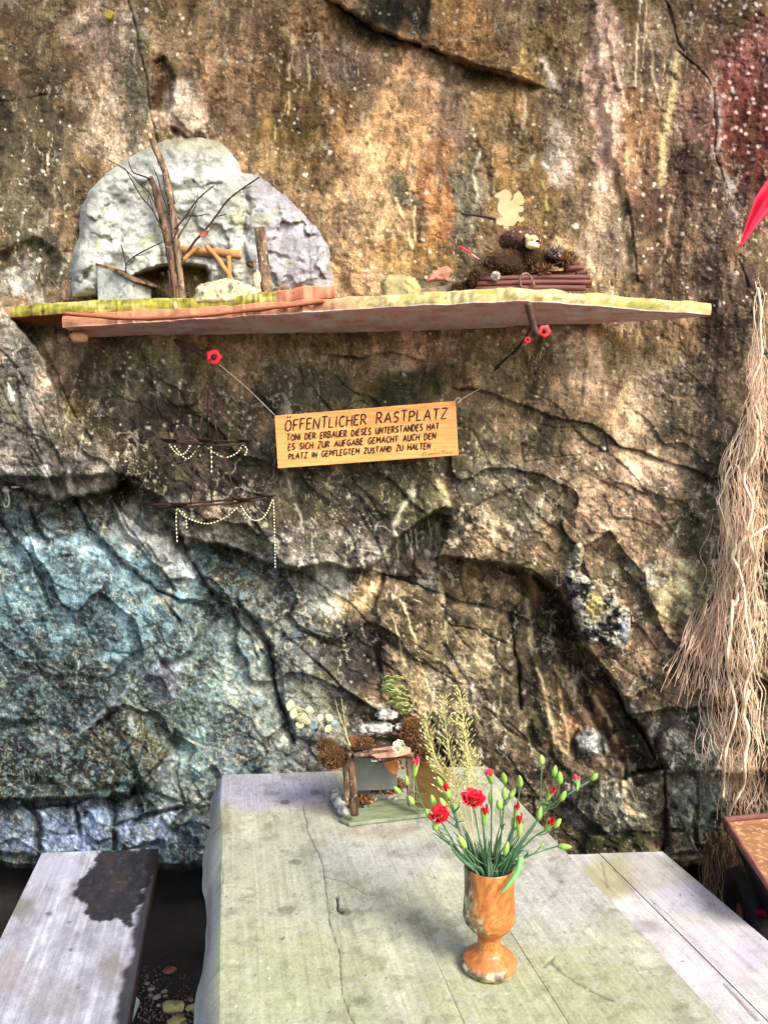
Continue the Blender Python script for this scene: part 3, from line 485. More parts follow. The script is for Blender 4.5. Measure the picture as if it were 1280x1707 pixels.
    lm = np.clip(C.mean(-1, keepdims=True), .004, 1); C = C * (lm / .17) ** (.10 + .10 * rough[..., None]) * (1.22 - .36 * ss(500, 640, Y) + .16 * ss(900, 1150, X) * ss(560, 700, Y))[..., None] * (1 - .22 * lowl * ss(880, 1200, Y) - .16 * ss(960, 1120, Y) * (1 - lowl) * ss(1050, 850, X))[..., None]
    kk = ss(1436, 1452, Y + 10 * fbm(X / 30, Y / 30, 47, 3))[..., None]; C = C * (1 - kk) + kk * c(38, 33, 30) * np.exp(.7 * mot)[..., None]       # recess under the rock painted near-black to give its shade
    C = C * (1 - lowl[..., None]) + lowl[..., None] * C * np.array([.73, .80, .80])
    return H, np.clip(C, .004, .86)
H, C = paint_wall(X, Y)
WALL_Y = 2.52
def wall_depth(px, py):
    i = np.clip(np.searchsorted(gy, py), 1, len(gy) - 1); j = np.clip(np.searchsorted(gx, px), 1, len(gx) - 1); return WALL_Y - H[i, j]
vmat('rock', 170, .55, .9, 110, .009, .9, n2=360)
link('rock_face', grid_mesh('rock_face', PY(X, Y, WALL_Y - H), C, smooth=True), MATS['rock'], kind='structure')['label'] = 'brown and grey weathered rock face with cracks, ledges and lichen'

# unseen rock slab added above the view to hold off sky light
ox = np.linspace(-3.6, 4.6, 90); oy = np.linspace(1.15, 2.75, 34); OX, OY = np.meshgrid(ox, oy)
OZ = 3.9 + .12 * (2.75 - OY) + .16 * fbm(OX / .8, OY / .8, 5, 4) - .35 * ss(2.2, 2.75, OY)
link('unseen_sky_blocker', grid_mesh('unseen_sky_blocker', np.concatenate([np.stack([OX, OY, OZ], -1), np.stack([OX, OY, OZ + .9], -1)[::-1]]), None), mat('sky_blocker_rock', c(120, 100, 74), c(78, 66, 48), 6, .9, bump=.6), kind='structure')

# ------------------------------------------------------------------ ground: trodden earth with grit
xs = np.concatenate([np.linspace(-30, -2, 24)[:-1], np.linspace(-2, 3, 220), np.linspace(3, 30, 24)[1:]]); ys = np.concatenate([np.linspace(-30, 0, 24)[:-1], np.linspace(0, 3.2, 150), np.linspace(3.2, 6, 5)[1:]])
GX, GY = np.meshgrid(xs, ys); GZ = .02 * fbm(GX / .35, GY / .35, 101, 4) + .05 * ss(2.0, 2.7, GY) - .01
GC = np.empty(GX.shape + (3,)); GC[:] = c(38, 33, 30); gk = np.exp(.8 * fbm(GX / .12, GY / .12, 102, 5, .65)); GC *= gk[..., None]
gm = ss(.1, .4, fbm(GX / .25, GY / .25, 103, 4)); GC = GC * (1 - .25 * gm[..., None]) + .25 * gm[..., None] * c(52, 50, 32)
vmat('earth', 120, .5, .8, 160, .01, .95)
link('ground', grid_mesh('ground', np.stack([GX, GY, GZ], -1), GC), MATS['earth'], kind='structure')

# ------------------------------------------------------------------ table and benches: their long sides meet at one vanishing point
TA = math.radians(12.25); TC, TS = math.cos(TA), math.sin(TA)
def stz(s_, t_, z): return np.stack([s_ * TC - t_ * TS, s_ * TS + t_ * TC, z + 0 * s_], -1)
def mixc(C_, k, cl): return C_ * (1 - k[..., None]) + k[..., None] * np.asarray(cl)
def plank(name, s0, s1, t0, t1, zt, th, ds, dt, paint, parent, live=None, skew=0.0, seed=0, m='weathered_wood', rnd=.0012):
    n = max(6, int((s1 - s0) / ds)); k = max(8, int(abs(t1 - t0) / dt)); tt = np.linspace(t0, t1, k)
    sec = [(q, 0.0, 1) for q in np.linspace(0, 1, n)]
    sec = [(0, -rnd, 0)] + [(0 + .0, -rnd * .3, 2)] + sec[0:] + [(1, -rnd * .3, 3), (1, -rnd, 4), (1, -th * .5, 4), (1, -th + rnd, 4), (1, -th, 5), (.5, -th, 5), (0, -th, 6), (0, -th + rnd, 0), (0, -th * .66, 0), (0, -th * .33, 0)]
    L = len(sec); P = np.zeros((k, L, 3)); top = np.zeros((k, L), bool)
    for j, (q, z, kind) in enumerate(sec):
        sl_ = s0 + (live(tt, z, 0) if live else 0 * tt); sr_ = s1 + (live(tt, z, 1) if live else 0 * tt)
        edge = rnd if kind in (1, 3, 2) and (q == 0 or q == 1) else 0
        inset = {2: rnd * .3, 3: rnd * .3, 1: (rnd if q in (0, 1) else 0), 5: rnd if q == 1 else 0, 6: rnd}.get(kind, 0)
        sg = sl_ + (sr_ - sl_) * q + (inset if q == 0 else (-inset if q == 1 else 0))
        t_ = tt + skew * (q - .0) * (s1 - s0) * np.clip((tt - t0) / (t1 - t0), 0, 1)
        P[:, j] = stz(sg, t_, zt + z); top[:, j] = kind == 1
    px, py = proj(P); sg = P[..., 0] * TC + P[..., 1] * TS; tg = -P[..., 0] * TS + P[..., 1] * TC
    Cc, dz = paint(px, py, sg, tg, P[..., 2] - zt, seed); P[..., 2] += np.where(top, dz, 0)
    idx = np.arange(k * L).reshape(k, L); nx_ = np.roll(idx, -1, 1)
    q = np.stack([idx[:-1], nx_[:-1], nx_[1:], idx[1:]], -1).reshape(-1, 4)
    me = bpy.data.meshes.new(name); me.from_pydata(P.reshape(-1, 3).tolist(), [], [tuple(f) for f in q.tolist()] + [tuple(idx[0])[::-1], tuple(idx[-1])])
    bm = bmesh.new(); bm.from_mesh(me); bmesh.ops.recalc_face_normals(bm, faces=bm.faces); bm.to_mesh(me); bm.free()
    me.polygons.foreach_set('use_smooth', [True] * len(me.polygons)); set_col(me, Cc.reshape(-1, 3)); me.set_sharp_from_angle(angle=math.radians(50))
    o = link(name, me, MATS[m], parent); o.matrix_parent_inverse = pw(parent).inverted(); return o
vmat('weathered_wood', 230, .26, .5, 260, .0016, .85, spec=.2)
def wood(px, py, s_, t_, z, base, seed, amp=.5):
    ws = s_ + .006 * fbm(s_ / .05, t_ / .4, seed + 5, 2)
    g = fbm(ws / .0045, t_ / .22, seed + 1, 3, .6); g2 = fbm(ws / .016, t_ / .6, seed + 2, 3); bl_ = fbm(s_ / .05, t_ / .09, seed + 3, 4, .6)
    C_ = np.empty(px.shape + (3,)); C_[:] = base
    C_ *= np.exp(amp * (.22 * g + .20 * g2 + .46 * bl_))[..., None]; return C_, g
def pxe(px, py, x, y, rx, ry, k=1.0, nz=0): return k * ss(1.25, .55, np.sqrt(((px - x) / rx) ** 2 + ((py - y) / ry) ** 2) + nz)
def table_paint(px, py, s_, t_, z, seed):
    C_, g = wood(px, py, s_, t_, z, c(194, 194, 168), 200 + seed, .85); nz = .3 * fbm(px / 60, py / 40, 211, 4)
    for x, y, rx, ry, cl, k in [(450, 1318, 140, 34, (186, 184, 206), .85), (480, 1640, 190, 120, (188, 192, 148), .7), (900, 1660, 220, 90, (184, 188, 140), .7), (480, 1480, 120, 80, (200, 200, 172), .6), (930, 1480, 110, 90, (204, 203, 200), .6), (640, 1420, 140, 60, (206, 204, 198), .6), (630, 1385, 80, 12, (176, 150, 118), .5), (560, 1345, 60, 14, (150, 136, 130), .5), (700, 1420, 70, 12, (168, 164, 160), .5), (375, 1365, 14, 30, (150, 140, 116), .6)]:  # lilac far end and greenish near end put the light's tint into the wood
        C_ = mixc(C_, pxe(px, py, x, y, rx, ry, k, nz), c(*cl) * np.exp(.25 * g)[..., None])
    w2 = ss(.12, .4, fbm(px / 16, py / 9, 215, 4, .65)); C_ = mixc(C_, .30 * w2, c(224, 222, 214)); w3 = ss(.12, .45, fbm(px / 30, py / 16, 216, 5, .65)); C_ = mixc(C_, .42 * w3, c(132, 130, 104)); w4 = ss(.1, .35, fbm(px / 5, py / 3.4, 219, 3, .65)); C_ = mixc(C_, .25 * w4, c(120, 118, 100))
    dz = -.0006 * np.abs(g)
    for x, y, r, k in [(492, 1437, 13, .55), (477, 1517, 16, .5), (575, 1520, 15, .6), (600, 1668, 15, .5), (476, 1337, 10, .7), (525, 1321, 9, .5), (718, 1408, 12, .35), (470, 1565, 4.5, .9), (403, 1499, 9, .3), (385, 1515, 3, .7), (905, 1605, 5, .3), (385, 1388, 2, .8), (425, 1625, 2.5, .8), (635, 1310, 8, .4), (980, 1543, 5, .3), (935, 1470, 5, .5), (941, 1554, 3, .8)]:
        r_ = np.sqrt(((px - x) / r) ** 2 + ((py - y) / (r * .5)) ** 2) + .2 * fbm(px / 5, py / 5, 217, 2); ring = .5 + .5 * np.cos(r_ * 9); kk = k * ss(1.2, .5, r_)
        C_ = mixc(C_, kk, c(96, 92, 76) * (.7 + .5 * ring)[..., None]); halo = .22 * ss(2.6, 1.0, r_) * ring; C_ *= (1 - halo)[..., None]
    for pts, wd, k, dp in [([(505, 1345), (515, 1390), (538, 1440), (545, 1500), (550, 1540), (566, 1590), (570, 1660), (592, 1712)], .95, .6, .0025), ([(540, 1462), (575, 1470), (612, 1492)], .9, .5, .001), ([(562, 1495), (563, 1515), (570, 1520)], 2.2, .95, .006), ([(905, 1612), (925, 1595), (918, 1604), (940, 1625), (985, 1652), (1020, 1668)], 1.4, .6, .002), ([(560, 1525), (572, 1590)], .7, .4, .001), ([(365, 1335), (362, 1400), (372, 1460), (358, 1540)], 1.8, .35, .002)]:
        d = sd_line(px + 1.5 * fbm(px / 9, py / 9, 218, 2), py, pts); kk = k * np.exp(-(d / wd) ** 2); C_ = mixc(C_, kk, c(46, 42, 34)); dz = dz - dp * np.exp(-(d / wd) ** 2)
    side = ss(-.003, -.012, z); C_ = mixc(C_, .75 * side, c(172, 168, 164) * np.exp(.7 * fbm(z / .012 + .3 * fbm(t_ / .1, z / .01, 220, 2), t_ / .5, 221, 4))[..., None])
    f1, f2, vx, vy, idn = worley(px / 24, py / 15, 222); fk = (idn[..., 0] > .90) * ss(.09, .05, f1 + .02 * g) * .7; C_ = mixc(C_, fk, c(90, 76, 60)); fk = (idn[..., 0] < .03) * ss(.10, .06, f1) * .8; C_ = mixc(C_, fk, c(240, 238, 232))
    return np.clip(C_ * .53, .01, .8), dz
def live_edge(t_, z, side):
    if side: return 0 * t_
    return -.036 * np.clip(-z / .07, 0, 1) ** .8 * (.75 + .5 * vn(t_ / .25, t_ * 0, 231)) + .010 * (vn(t_ / .22, t_ * 0 + 3, 232) - .5) - .006 * vn(t_ / .06, t_ * 0 + 5 + z * 60, 233) * (z < -.01)
tc_ = stz(np.float64(.36), np.float64(1.25), 0.0)
table = thing('table', tc_, 'pale weathered plank table standing against the rock face', 'table', rotz=TA)
plank('plank', -.012, .3608, .25, 2.150, .75, .07, .0022, .004, table_paint, table, live_edge, -.13, 1)
plank('plank', .3610, .5203, .25, 2.1012, .7495, .055, .0024, .004, table_paint, table, None, -.13, 2)
plank('plank', .5205, .757, .25, 2.0803, .7505, .055, .0024, .004, table_paint, table, None, -.13, 3)
mat('dark_wood', c(70, 50, 34), c(38, 28, 20), 12, .85, (1, 1, .15), bump=.4)
def leg(parent, s_, t_, z1, s2, t2, w_=.05, m='dark_wood', name='leg'):
    a = Vector(stz(np.float64(s_), np.float64(t_), z1)); b = Vector(stz(np.float64(s2), np.float64(t2), 0.0)); mb = MB(); M = Matrix.Translation(a)
    x_ = Vector((TC, TS, 0)); y_ = Vector((-TS, TC, 0)); pr = [(-w_, -.022), (w_, -.022), (w_, .022), (-w_, .022)]
    mb.prism([a + x_ * p + y_ * q for p, q in pr], b - a); return mb.build(name, MATS[m], parent, smooth=False, bevel=.004)
for t_ in (.55, 1.75):
    for s_ in (.16, .62): leg(table, s_, t_, .68, s_, t_, .045)
    mb = MB(); a, b = stz(np.float64(.08), np.float64(t_), .66), stz(np.float64(.70), np.float64(t_), .66); mb.tube([a, b], .03, 6); mb.build('cross_beam', MATS['dark_wood'], table, smooth=False)

def bench_l_paint(px, py, s_, t_, z, seed):
    C_, g = wood(px, py, s_, t_, z, c(190, 190, 202), 240 + seed, 1.0); nz = .3 * fbm(px / 30, py / 30, 251, 4)
    C_ *= np.exp(.30 * fbm(s_ / .006, t_ / .2, 255, 3) + .3 * fbm(px / 14, py / 12, 261, 4, .65))[..., None]
    for x, y, rx, ry, cl, k in [(90, 1450, 60, 25, (208, 208, 226), .6), (35, 1512, 28, 20, (120, 116, 78), .6), (90, 1660, 60, 40, (160, 150, 150), .5), (190, 1620, 25, 30, (140, 132, 112), .6), (20, 1620, 30, 40, (190, 170, 160), .4)]: C_ = mixc(C_, pxe(px, py, x, y, rx, ry, k, nz), c(*cl))
    d = sd_poly(px + 12 * fbm(px / 16, py / 14, 252, 5, .68), py + 12 * fbm(px / 16, py / 14, 253, 5, .68), [(120, 1490), (135, 1462), (155, 1437), (170, 1415), (280, 1410), (240, 1490), (214, 1545), (198, 1532), (165, 1536), (140, 1520), (142, 1503)])
    bk = ss(4, -3, d); C_ = mixc(C_, .96 * bk, c(28, 28, 34) * np.exp(1.5 * fbm(px / 9, py / 7, 254, 4, .7))[..., None]); C_ = mixc(C_, .6 * bk * ss(.15, .4, fbm(px / 20, py / 14, 262, 4, .65)), c(74, 60, 56)); gl = bk * ss(.3, .6, fbm(px / 8, py / 6, 256, 4, .65)); C_ = mixc(C_, .35 * gl, c(120, 126, 140))
    for x, y, r in [(82, 1523, 7), (118, 1583, 5), (130, 1645, 4), (115, 1537, 5)]:
        kk = .7 * ss(1.2, .5, np.sqrt(((px - x) / r) ** 2 + ((py - y) / (r * .5)) ** 2)); C_ = mixc(C_, kk, c(70, 64, 70))
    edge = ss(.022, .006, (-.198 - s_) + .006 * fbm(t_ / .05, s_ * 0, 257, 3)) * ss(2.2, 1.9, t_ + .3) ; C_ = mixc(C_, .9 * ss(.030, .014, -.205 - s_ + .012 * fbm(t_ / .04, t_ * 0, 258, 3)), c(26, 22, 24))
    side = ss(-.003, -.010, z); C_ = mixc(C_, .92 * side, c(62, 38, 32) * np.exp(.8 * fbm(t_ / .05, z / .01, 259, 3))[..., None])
    return np.clip(C_ * .54, .006, .8), -.0012 * np.abs(g) - .004 * bk * (.5 + .5 * fbm(px / 10, py / 8, 260, 3))
BZ = .48
bl_c = stz(np.float64(-.39), np.float64(1.3), 0.0)
bench_l = thing('bench', bl_c, 'bench with charred black corner, standing left of the pale table', 'bench', rotz=TA)
bench_l['label'] = 'weathered bench with a charred black corner beside the rough edge of the table'
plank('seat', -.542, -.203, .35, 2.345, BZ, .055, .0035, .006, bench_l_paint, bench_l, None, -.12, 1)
mat('brown_leg_wood', c(120, 72, 34), c(64, 36, 18), 14, .7, (1, 1, .12), bump=.3)
for t_ in (.75, 1.70):
    leg(bench_l, -.30, t_, BZ - .056, -.14, t_ + .06, .035, 'brown_leg_wood'); leg(bench_l, -.48, t_, BZ - .056, -.60, t_, .035, 'brown_leg_wood')
def bench_r_paint(px, py, s_, t_, z, seed):
    C_, g = wood(px, py, s_, t_, z, c(210, 206, 204), 280 + seed, .85); nz = .3 * fbm(px / 40, py / 40, 291, 4)
    for x, y, rx, ry, cl, k in [(1010, 1460, 50, 40, (176, 172, 120), .8), (1090, 1450, 50, 22, (200, 196, 180), .7), (1140, 1500, 50, 30, (206, 200, 222), .6), (1180, 1600, 80, 60, (224, 212, 216), .7), (1250, 1580, 30, 40, (192, 176, 204), .5), (1070, 1545, 26, 14, (150, 140, 160), .5), (1060, 1475, 50, 12, (160, 150, 120), .4)]: C_ = mixc(C_, pxe(px, py, x, y, rx, ry, k, nz), c(*cl) * np.exp(.25 * g)[..., None])
    w3 = ss(.15, .45, fbm(px / 13, py / 11, 296, 4, .65)); C_ = mixc(C_, .28 * w3, c(150, 140, 140))
    dz = -.0008 * np.abs(g)
    for pts, wd, k in [([(1002, 1438), (1012, 1480)], .9, .6), ([(1020, 1448), (1050, 1480), (1065, 1500)], .9, .5), ([(1060, 1550), (1105, 1600), (1140, 1640)], 1.2, .4), ([(1085, 1500), (1140, 1550)], .8, .3), ([(1205, 1640), (1260, 1700)], 2.0, .7)]:
        d = sd_line(px + 1.5 * fbm(px / 9, py / 9, 298, 2), py, pts); kk = k * np.exp(-(d / wd) ** 2); C_ = mixc(C_, kk, c(70, 56, 48)); dz = dz - .003 * kk
    f1, f2, vx, vy, idn = worley(px / 26, py / 20, 299); fk = (idn[..., 0] > .9) * ss(.10, .05, f1) * .7; C_ = mixc(C_, fk, c(84, 66, 56))
    side = ss(-.003, -.012, z); C_ = mixc(C_, .6 * side, c(120, 108, 100)); return np.clip(C_ * .60, .01, .8), dz
br_c = stz(np.float64(1.14), np.float64(1.3), 0.0)
bench_r = thing('bench', br_c, 'pale two-plank bench beside the rusty wheelbarrow', 'bench', rotz=TA)
plank('plank', .88, 1.0895, .35, 2.02, BZ, .05, .004, .006, bench_r_paint, bench_r, None, -.16, 1)
plank('plank', 1.091, 1.282, .35, 1.985, BZ + .002, .05, .004, .006, bench_r_paint, bench_r, None, -.16, 2)
for t_ in (.75, 1.8):
    leg(bench_r, 1.0, t_, BZ - .051, .95, t_, .04); leg(bench_r, 1.22, t_, BZ - .051, 1.27, t_, .04)

# ------------------------------------------------------------------ things lying on the earth
R = random.Random(4)
mat('pebble', c(150, 144, 130), c(100, 96, 84), 30, .8); mat('yellow_stone', c(176, 164, 110), c(120, 110, 78), 25, .8, c3=c(90, 88, 60), s3=40); mat('dry_leaf', c(176, 120, 92), c(120, 70, 44), 40, .7)
def stone(name, px, py, w_, m, label, cat='stone', group=None, h=.6, seed=0, z=0.012, flat=.7):
    p = PZ(px, py, z); mb = MB(); mb.blob((p[0], p[1], z + w_ * h * .3), (w_, w_ * flat, w_ * h), 2, .22, seed, 1.6); return tag(mb.build(name, MATS[m], smooth=False), label, cat, group)
stone('stone', 290, 1682, .034, 'yellow_stone', 'largest pale yellow stone on the dark earth under the bench', h=.55, seed=3)
stone('stone', 296, 1706, .030, 'yellow_stone', 'ochre stone fragment in front of the pale yellow stone on the earth', h=.5, seed=5)
stone('stone', 322, 1682, .020, 'yellow_stone', 'small mossy stone between the pale yellow stone and the table edge', h=.6, seed=8)
for px, py, w_ in [(253, 1650, .011), (275, 1655, .012), (262, 1664, .013), (276, 1662, .009), (265, 1677, .008), (310, 1577, .012), (328, 1577, .013), (281, 1578, .009), (292, 1585, .008), (300, 1696, .013), (252, 1660, .007), (318, 1668, .008), (340, 1640, .01), (246, 1640, .008)]:
    stone('pebble', px, py, w_, 'pebble', 'small pale pebble lying on the dark earth between bench and table', 'pebble', 'pebbles on the earth', seed=int(px))
def leaf_mesh(mb, ctr, dx, dy, L, W, curl=.2, n=5):
    ctr = Vector(ctr); dx = Vector(dx).normalized(); dy = Vector(dy).normalized(); nz = dx.cross(dy); rows = []
    for i in range(n + 1):
        t = i / n; w_ = W * math.sin(math.pi * (t * .92 + .04)) ** .8; b = ctr + dx * (t - .5) * L + nz * curl * L * (4 * (t - .5) ** 2 - .3)
        rows.append((b - dy * w_ + nz * w_ * .4, b, b + dy * w_ + nz * w_ * .4))
    o = len(mb.v)
    for r_ in rows: mb.v += [tuple(p) for p in r_]
    for i in range(n):
        for j in (0, 1): mb.f.append((o + i * 3 + j, o + i * 3 + j + 1, o + i * 3 + 3 + j + 1, o + i * 3 + 3 + j))
    return mb
def thin(o, t=.0006):
    m_ = o.modifiers.new('thickness', 'SOLIDIFY'); m_.thickness = t; return o
p = PZ(283, 1623, .02); mb = MB(); leaf_mesh(mb, p + np.array([0, 0, .006]), (1, .3, 0), (-.3, 1, 0), .045, .019, .12); tag(thin(mb.build('fallen_leaf', MATS['dry_leaf'])), 'pinkish fallen leaf on the dark earth', 'leaf')
p = PZ(216, 1697, .01); mb = MB(); mb.prism([p + np.array(q) for q in [(-.02, -.03, .0), (.015, -.02, .0), (.02, .03, .02), (-.005, .05, .03)]], (0, .004, .008)); tag(mb.build('stone_shard', mat('pale_shard', c(170, 190, 186), c(140, 160, 158), 20), smooth=False), 'pale greenish shard on the earth between the bench legs', 'stone')
mb = MB()
for i in range(1500):                            # loose grit
    px = R.uniform(200, 345); py = R.uniform(1500, 1712); p = PZ(px, py, .0); r_ = R.uniform(.0015, .006); d = R.random()
    mb.add([(p[0] + r_ * math.cos(q + d), p[1] + r_ * math.sin(q + d), .012 + r_ * .2) for q in (0, 2.1, 4.2)] + [(p[0], p[1], .012 + r_ * 1.1)], [(0, 1, 3), (1, 2, 3), (2, 0, 3)])
g = mb.build('grit', mat('grit', c(120, 108, 104), c(56, 46, 44), 60), smooth=False, kind='stuff'); g['label'] = 'loose dark grit scattered on the earth'

# ------------------------------------------------------------------ shelf
def relief(name, poly, Y0, th, m, parent=None, step=2.0, bulge=1.0, hfun=None, cfun=None, edge=40, back=.5):
    """A solid whose outline is traced from the photo and stands at depth Y0; front and back swell from the outline."""
    P_ = np.array(poly, float); x0, y0 = P_.min(0) - 3 * step; x1, y1 = P_.max(0) + 3 * step
    xs = np.arange(x0, x1, step); ys = np.arange(y0, y1, step); A, B = np.meshgrid(xs, ys)
    d = -sd_poly(A + 2.5 * fbm(A / 14, B / 14, 301, 3), B + 2.5 * fbm(A / 14, B / 14, 302, 3), poly)
    q = np.clip(d / edge, 0, 1); prof = np.sqrt(np.clip(1 - (1 - q) ** 2, 0, 1)); mask = d > -step * .7
    h = th * bulge * prof
    if hfun is not None: h = h + hfun(A, B) * ss(0, .35, q)
    Cc = cfun(A, B) if cfun is not None else None
    base = PY(A, B, Y0); Fp = PY(A, B, Y0 - h); Bp = base.copy(); Bp[..., 1] += th * back * prof
    ny, nx = A.shape; idx = np.arange(ny * nx).reshape(ny, nx); fm = mask[:-1, :-1] & mask[1:, :-1] & mask[1:, 1:] & mask[:-1, 1:]
    q1 = np.stack([idx[:-1, :-1], idx[1:, :-1], idx[1:, 1:], idx[:-1, 1:]], -1)[fm]; n = ny * nx
    vs = np.concatenate([Fp.reshape(-1, 3), Bp.reshape(-1, 3)]); q2 = q1[:, ::-1] + n
    E = {}
    for f in q1:
        for k in range(4):
            a, b = int(f[k]), int(f[(k + 1) % 4])
            if (b, a) in E: del E[(b, a)]
            else: E[(a, b)] = 1
    fs = q1.tolist() + q2.tolist() + [[b, a, a + n, b + n] for a, b in E]
    used = np.zeros(2 * n, bool); used[np.array(fs).ravel()] = True; rm = np.cumsum(used) - 1
    me = bpy.data.meshes.new(name); me.from_pydata(vs[used].tolist(), [], [[int(rm[i]) for i in f] for f in fs]); me.polygons.foreach_set('use_smooth', [True] * len(me.polygons))
    if Cc is not None: set_col(me, np.concatenate([Cc.reshape(-1, 3), Cc.reshape(-1, 3)])[used])
    me.update(); o = link(name, me, MATS[m], parent)
    if parent is not None: o.matrix_parent_inverse = pw(parent).inverted()
    return o

def zb(px): return 2.05 + (np.asarray(px, float) - 100) / 790 * .04
def shelf_slab(name, front, back, dz, th, m, parent, paint, cols):
    """A plank seen from below: front and back edges of its underside traced in the photo, lifted to its sloping plane."""
    n = 260
    def line(pts): 
        P_ = np.array(pts, float); u = np.linspace(P_[0, 0], P_[-1, 0], n); return u, np.interp(u, P_[:, 0], P_[:, 1])
    fx, fy = line(front); bx, by = line(back); fy = fy + 2.2 * fbm(fx / 34, fx * 0, 311, 5, .6)
    Fr = PZ(fx, fy, zb(fx) + dz); Bk = PZ(bx, by, zb(bx) + dz); rows = []; tag_ = []
    up = np.array([0, 0, 1.0])
    tv = th * (1 + .14 * fbm(fx / 40, fx * 0, 312, 4))[:, None]
    bulge = .006 * (.5 + fbm(fx / 20, fx * 0, 313, 3))[:, None] * np.array([0, -1, 0])
    seq = [(Bk, 'u')] + [(Fr * (k / 10) + Bk * (1 - k / 10), 'u') for k in range(1, 10)] + [(Fr, 'u'), (Fr + up * tv * .12 + bulge * .3, 'e'), (Fr + up * tv * .3 + bulge, 'e'), (Fr + up * tv * .5 + bulge * 1.1, 'e'), (Fr + up * tv * .7 + bulge * .9, 'e'), (Fr + up * tv * .9 + bulge * .4, 'e'), (Fr + up * tv - np.array([0, -.004, 0]), 't')] + [(Fr * (1 - k / 4) + Bk * (k / 4) + up * tv, 't') for k in range(1, 5)]
    P = np.stack([s_[0] for s_ in seq]); L = len(seq); kinds = np.array([{'u': 0, 'e': 1, 't': 2}[s_[1]] for s_ in seq])[:, None] * np.ones((1, n))
    frac = np.linspace(0, 1, L)[:, None] * np.ones((1, n)); Cc = paint(P, kinds, frac)
    idx = np.arange(L * n).reshape(L, n); nx_ = np.roll(idx, -1, 0)
    q = np.stack([idx[:, :-1], nx_[:, :-1], nx_[:, 1:], idx[:, 1:]], -1).reshape(-1, 4)
    me = bpy.data.meshes.new(name); me.from_pydata(P.reshape(-1, 3).tolist(), [], q.tolist() + [idx[:, 0].tolist(), idx[::-1, -1].tolist()])
    bm = bmesh.new(); bm.from_mesh(me); bmesh.ops.recalc_face_normals(bm, faces=bm.faces); bm.to_mesh(me); bm.free()
    me.polygons.foreach_set('use_smooth', [True] * len(me.polygons)); set_col(me, Cc.reshape(-1, 3)); me.set_sharp_from_angle(angle=math.radians(40))
    o = link(name, me, MATS[m], parent); o.matrix_parent_inverse = pw(parent).inverted(); return o
vmat('shelf_wood', 220, .22, .5, 200, .002, .85)
def pink_paint(P, kd, fr):
    px, py = proj(P); n1 = fbm(px / 60, P[..., 1] / .010, 321, 4, .6); n2 = fbm(px / 25, P[..., 1] / .03, 322, 4)
    Cc = np.empty(px.shape + (3,)); Cc[:] = c(252, 196, 186); Cc = mixc(Cc, ss(400, 100, px) * .6, c(206, 152, 126)); Cc = mixc(Cc, ss(560, 800, px) * .5, c(246, 192, 190))
    Cc *= np.exp(.55 * n1 + .3 * n2)[..., None]; Cc = mixc(Cc, .5 * ss(.84, .96, ridge(px / 120, P[..., 1] / .022, 328, 2)), c(120, 70, 56)); dk = ss(.25, .5, fbm(px / 90, P[..., 1] / .02, 323, 4)); Cc = mixc(Cc, .40 * dk, c(150, 96, 78))
    e = (kd == 1); ec = np.empty_like(Cc); ec[:] = c(186, 172, 118); ec *= np.exp(.85 * fbm(px / 11, P[..., 2] / .006, 324, 4, .65))[..., None]; ec = mixc(ec, .7 * ss(.80, .95, ridge(px / 60, P[..., 2] / .007, 326, 2)), c(70, 56, 36)); ec = mixc(ec, .6 * ss(.2, .4, fbm(px / 14, P[..., 2] / .012, 327, 4, .6)), c(112, 94, 62))
    ec = mixc(ec, .75 * ss(.05, .3, fbm(px / 40, P[..., 2] / .02, 325, 3)) * ss(560, 700, px), c(140, 140, 62)); ec = mixc(ec, ss(640, 520, px) * .9, c(176, 116, 88)); ec = mixc(ec, ss(1150, 1180, px) * .7, c(206, 166, 104))
    return np.clip(np.where((kd >= 1)[..., None], ec, Cc), .01, .8) * .9
def moss_paint(P, kd, fr):
    px, py = proj(P); n1 = fbm(px / 9, P[..., 2] / .006, 331, 4, .6)
    ec = np.empty(px.shape + (3,)); ec[:] = c(128, 124, 46); ec *= np.exp(.7 * n1)[..., None]; ec = mixc(ec, .8 * ss(.25, .4, ridge(px / 11, P[..., 2] / .05, 332, 2) - .45), c(52, 46, 24)); ec = mixc(ec, .6 * ss(.1, .4, fbm(px / 30, P[..., 2] / .012, 333, 4)), c(176, 168, 110))
    ec = mixc(ec, ss(30, 12, px) * .8, c(184, 150, 110)); ec = mixc(ec, ss(455, 468, px) * .95, c(196, 122, 92))
    uc = np.empty_like(ec); uc[:] = c(140, 76, 46); uc *= np.exp(.6 * fbm(px / 70, P[..., 1] / .012, 334, 4))[..., None]
    return np.clip(np.where((kd >= 1)[..., None], ec, uc), .008, .7)
sh_c = PZ(640, 555, 2.07)
shelf = thing('shelf', sh_c, 'rough live-edge plank shelf fixed to the rock face above the lettered sign', 'shelf')
shelf_slab('lower_board', [(105, 546), (300, 534), (545, 519), (700, 509), (880, 502), (1000, 511), (1100, 519), (1184, 524)], [(180, 577), (545, 563), (890, 546), (1100, 533), (1182, 527)], 0, .036, 'shelf_wood', shelf, pink_paint, None)
shelf_slab('mossy_slab', [(6, 531), (60, 526), (105, 523), (250, 518), (380, 514), (450, 507), (500, 500), (558, 497)], [(26, 545), (120, 552), (250, 548), (560, 530)], .040, .036, 'shelf_wood', shelf, moss_paint, None)
bk = MB(); bp = [V(105, 522, 2.17), V(250, 531, 2.14), V(400, 519, 2.11), V(540, 502, 2.085)]
bk.tube(bez(bp, 8), [.006] * 25, 6, jit=.3); bk.build('splinter_strip', mat('red_splinter', c(172, 104, 74), c(110, 56, 38), 30, .8, (.1, 1, 1)), shelf)
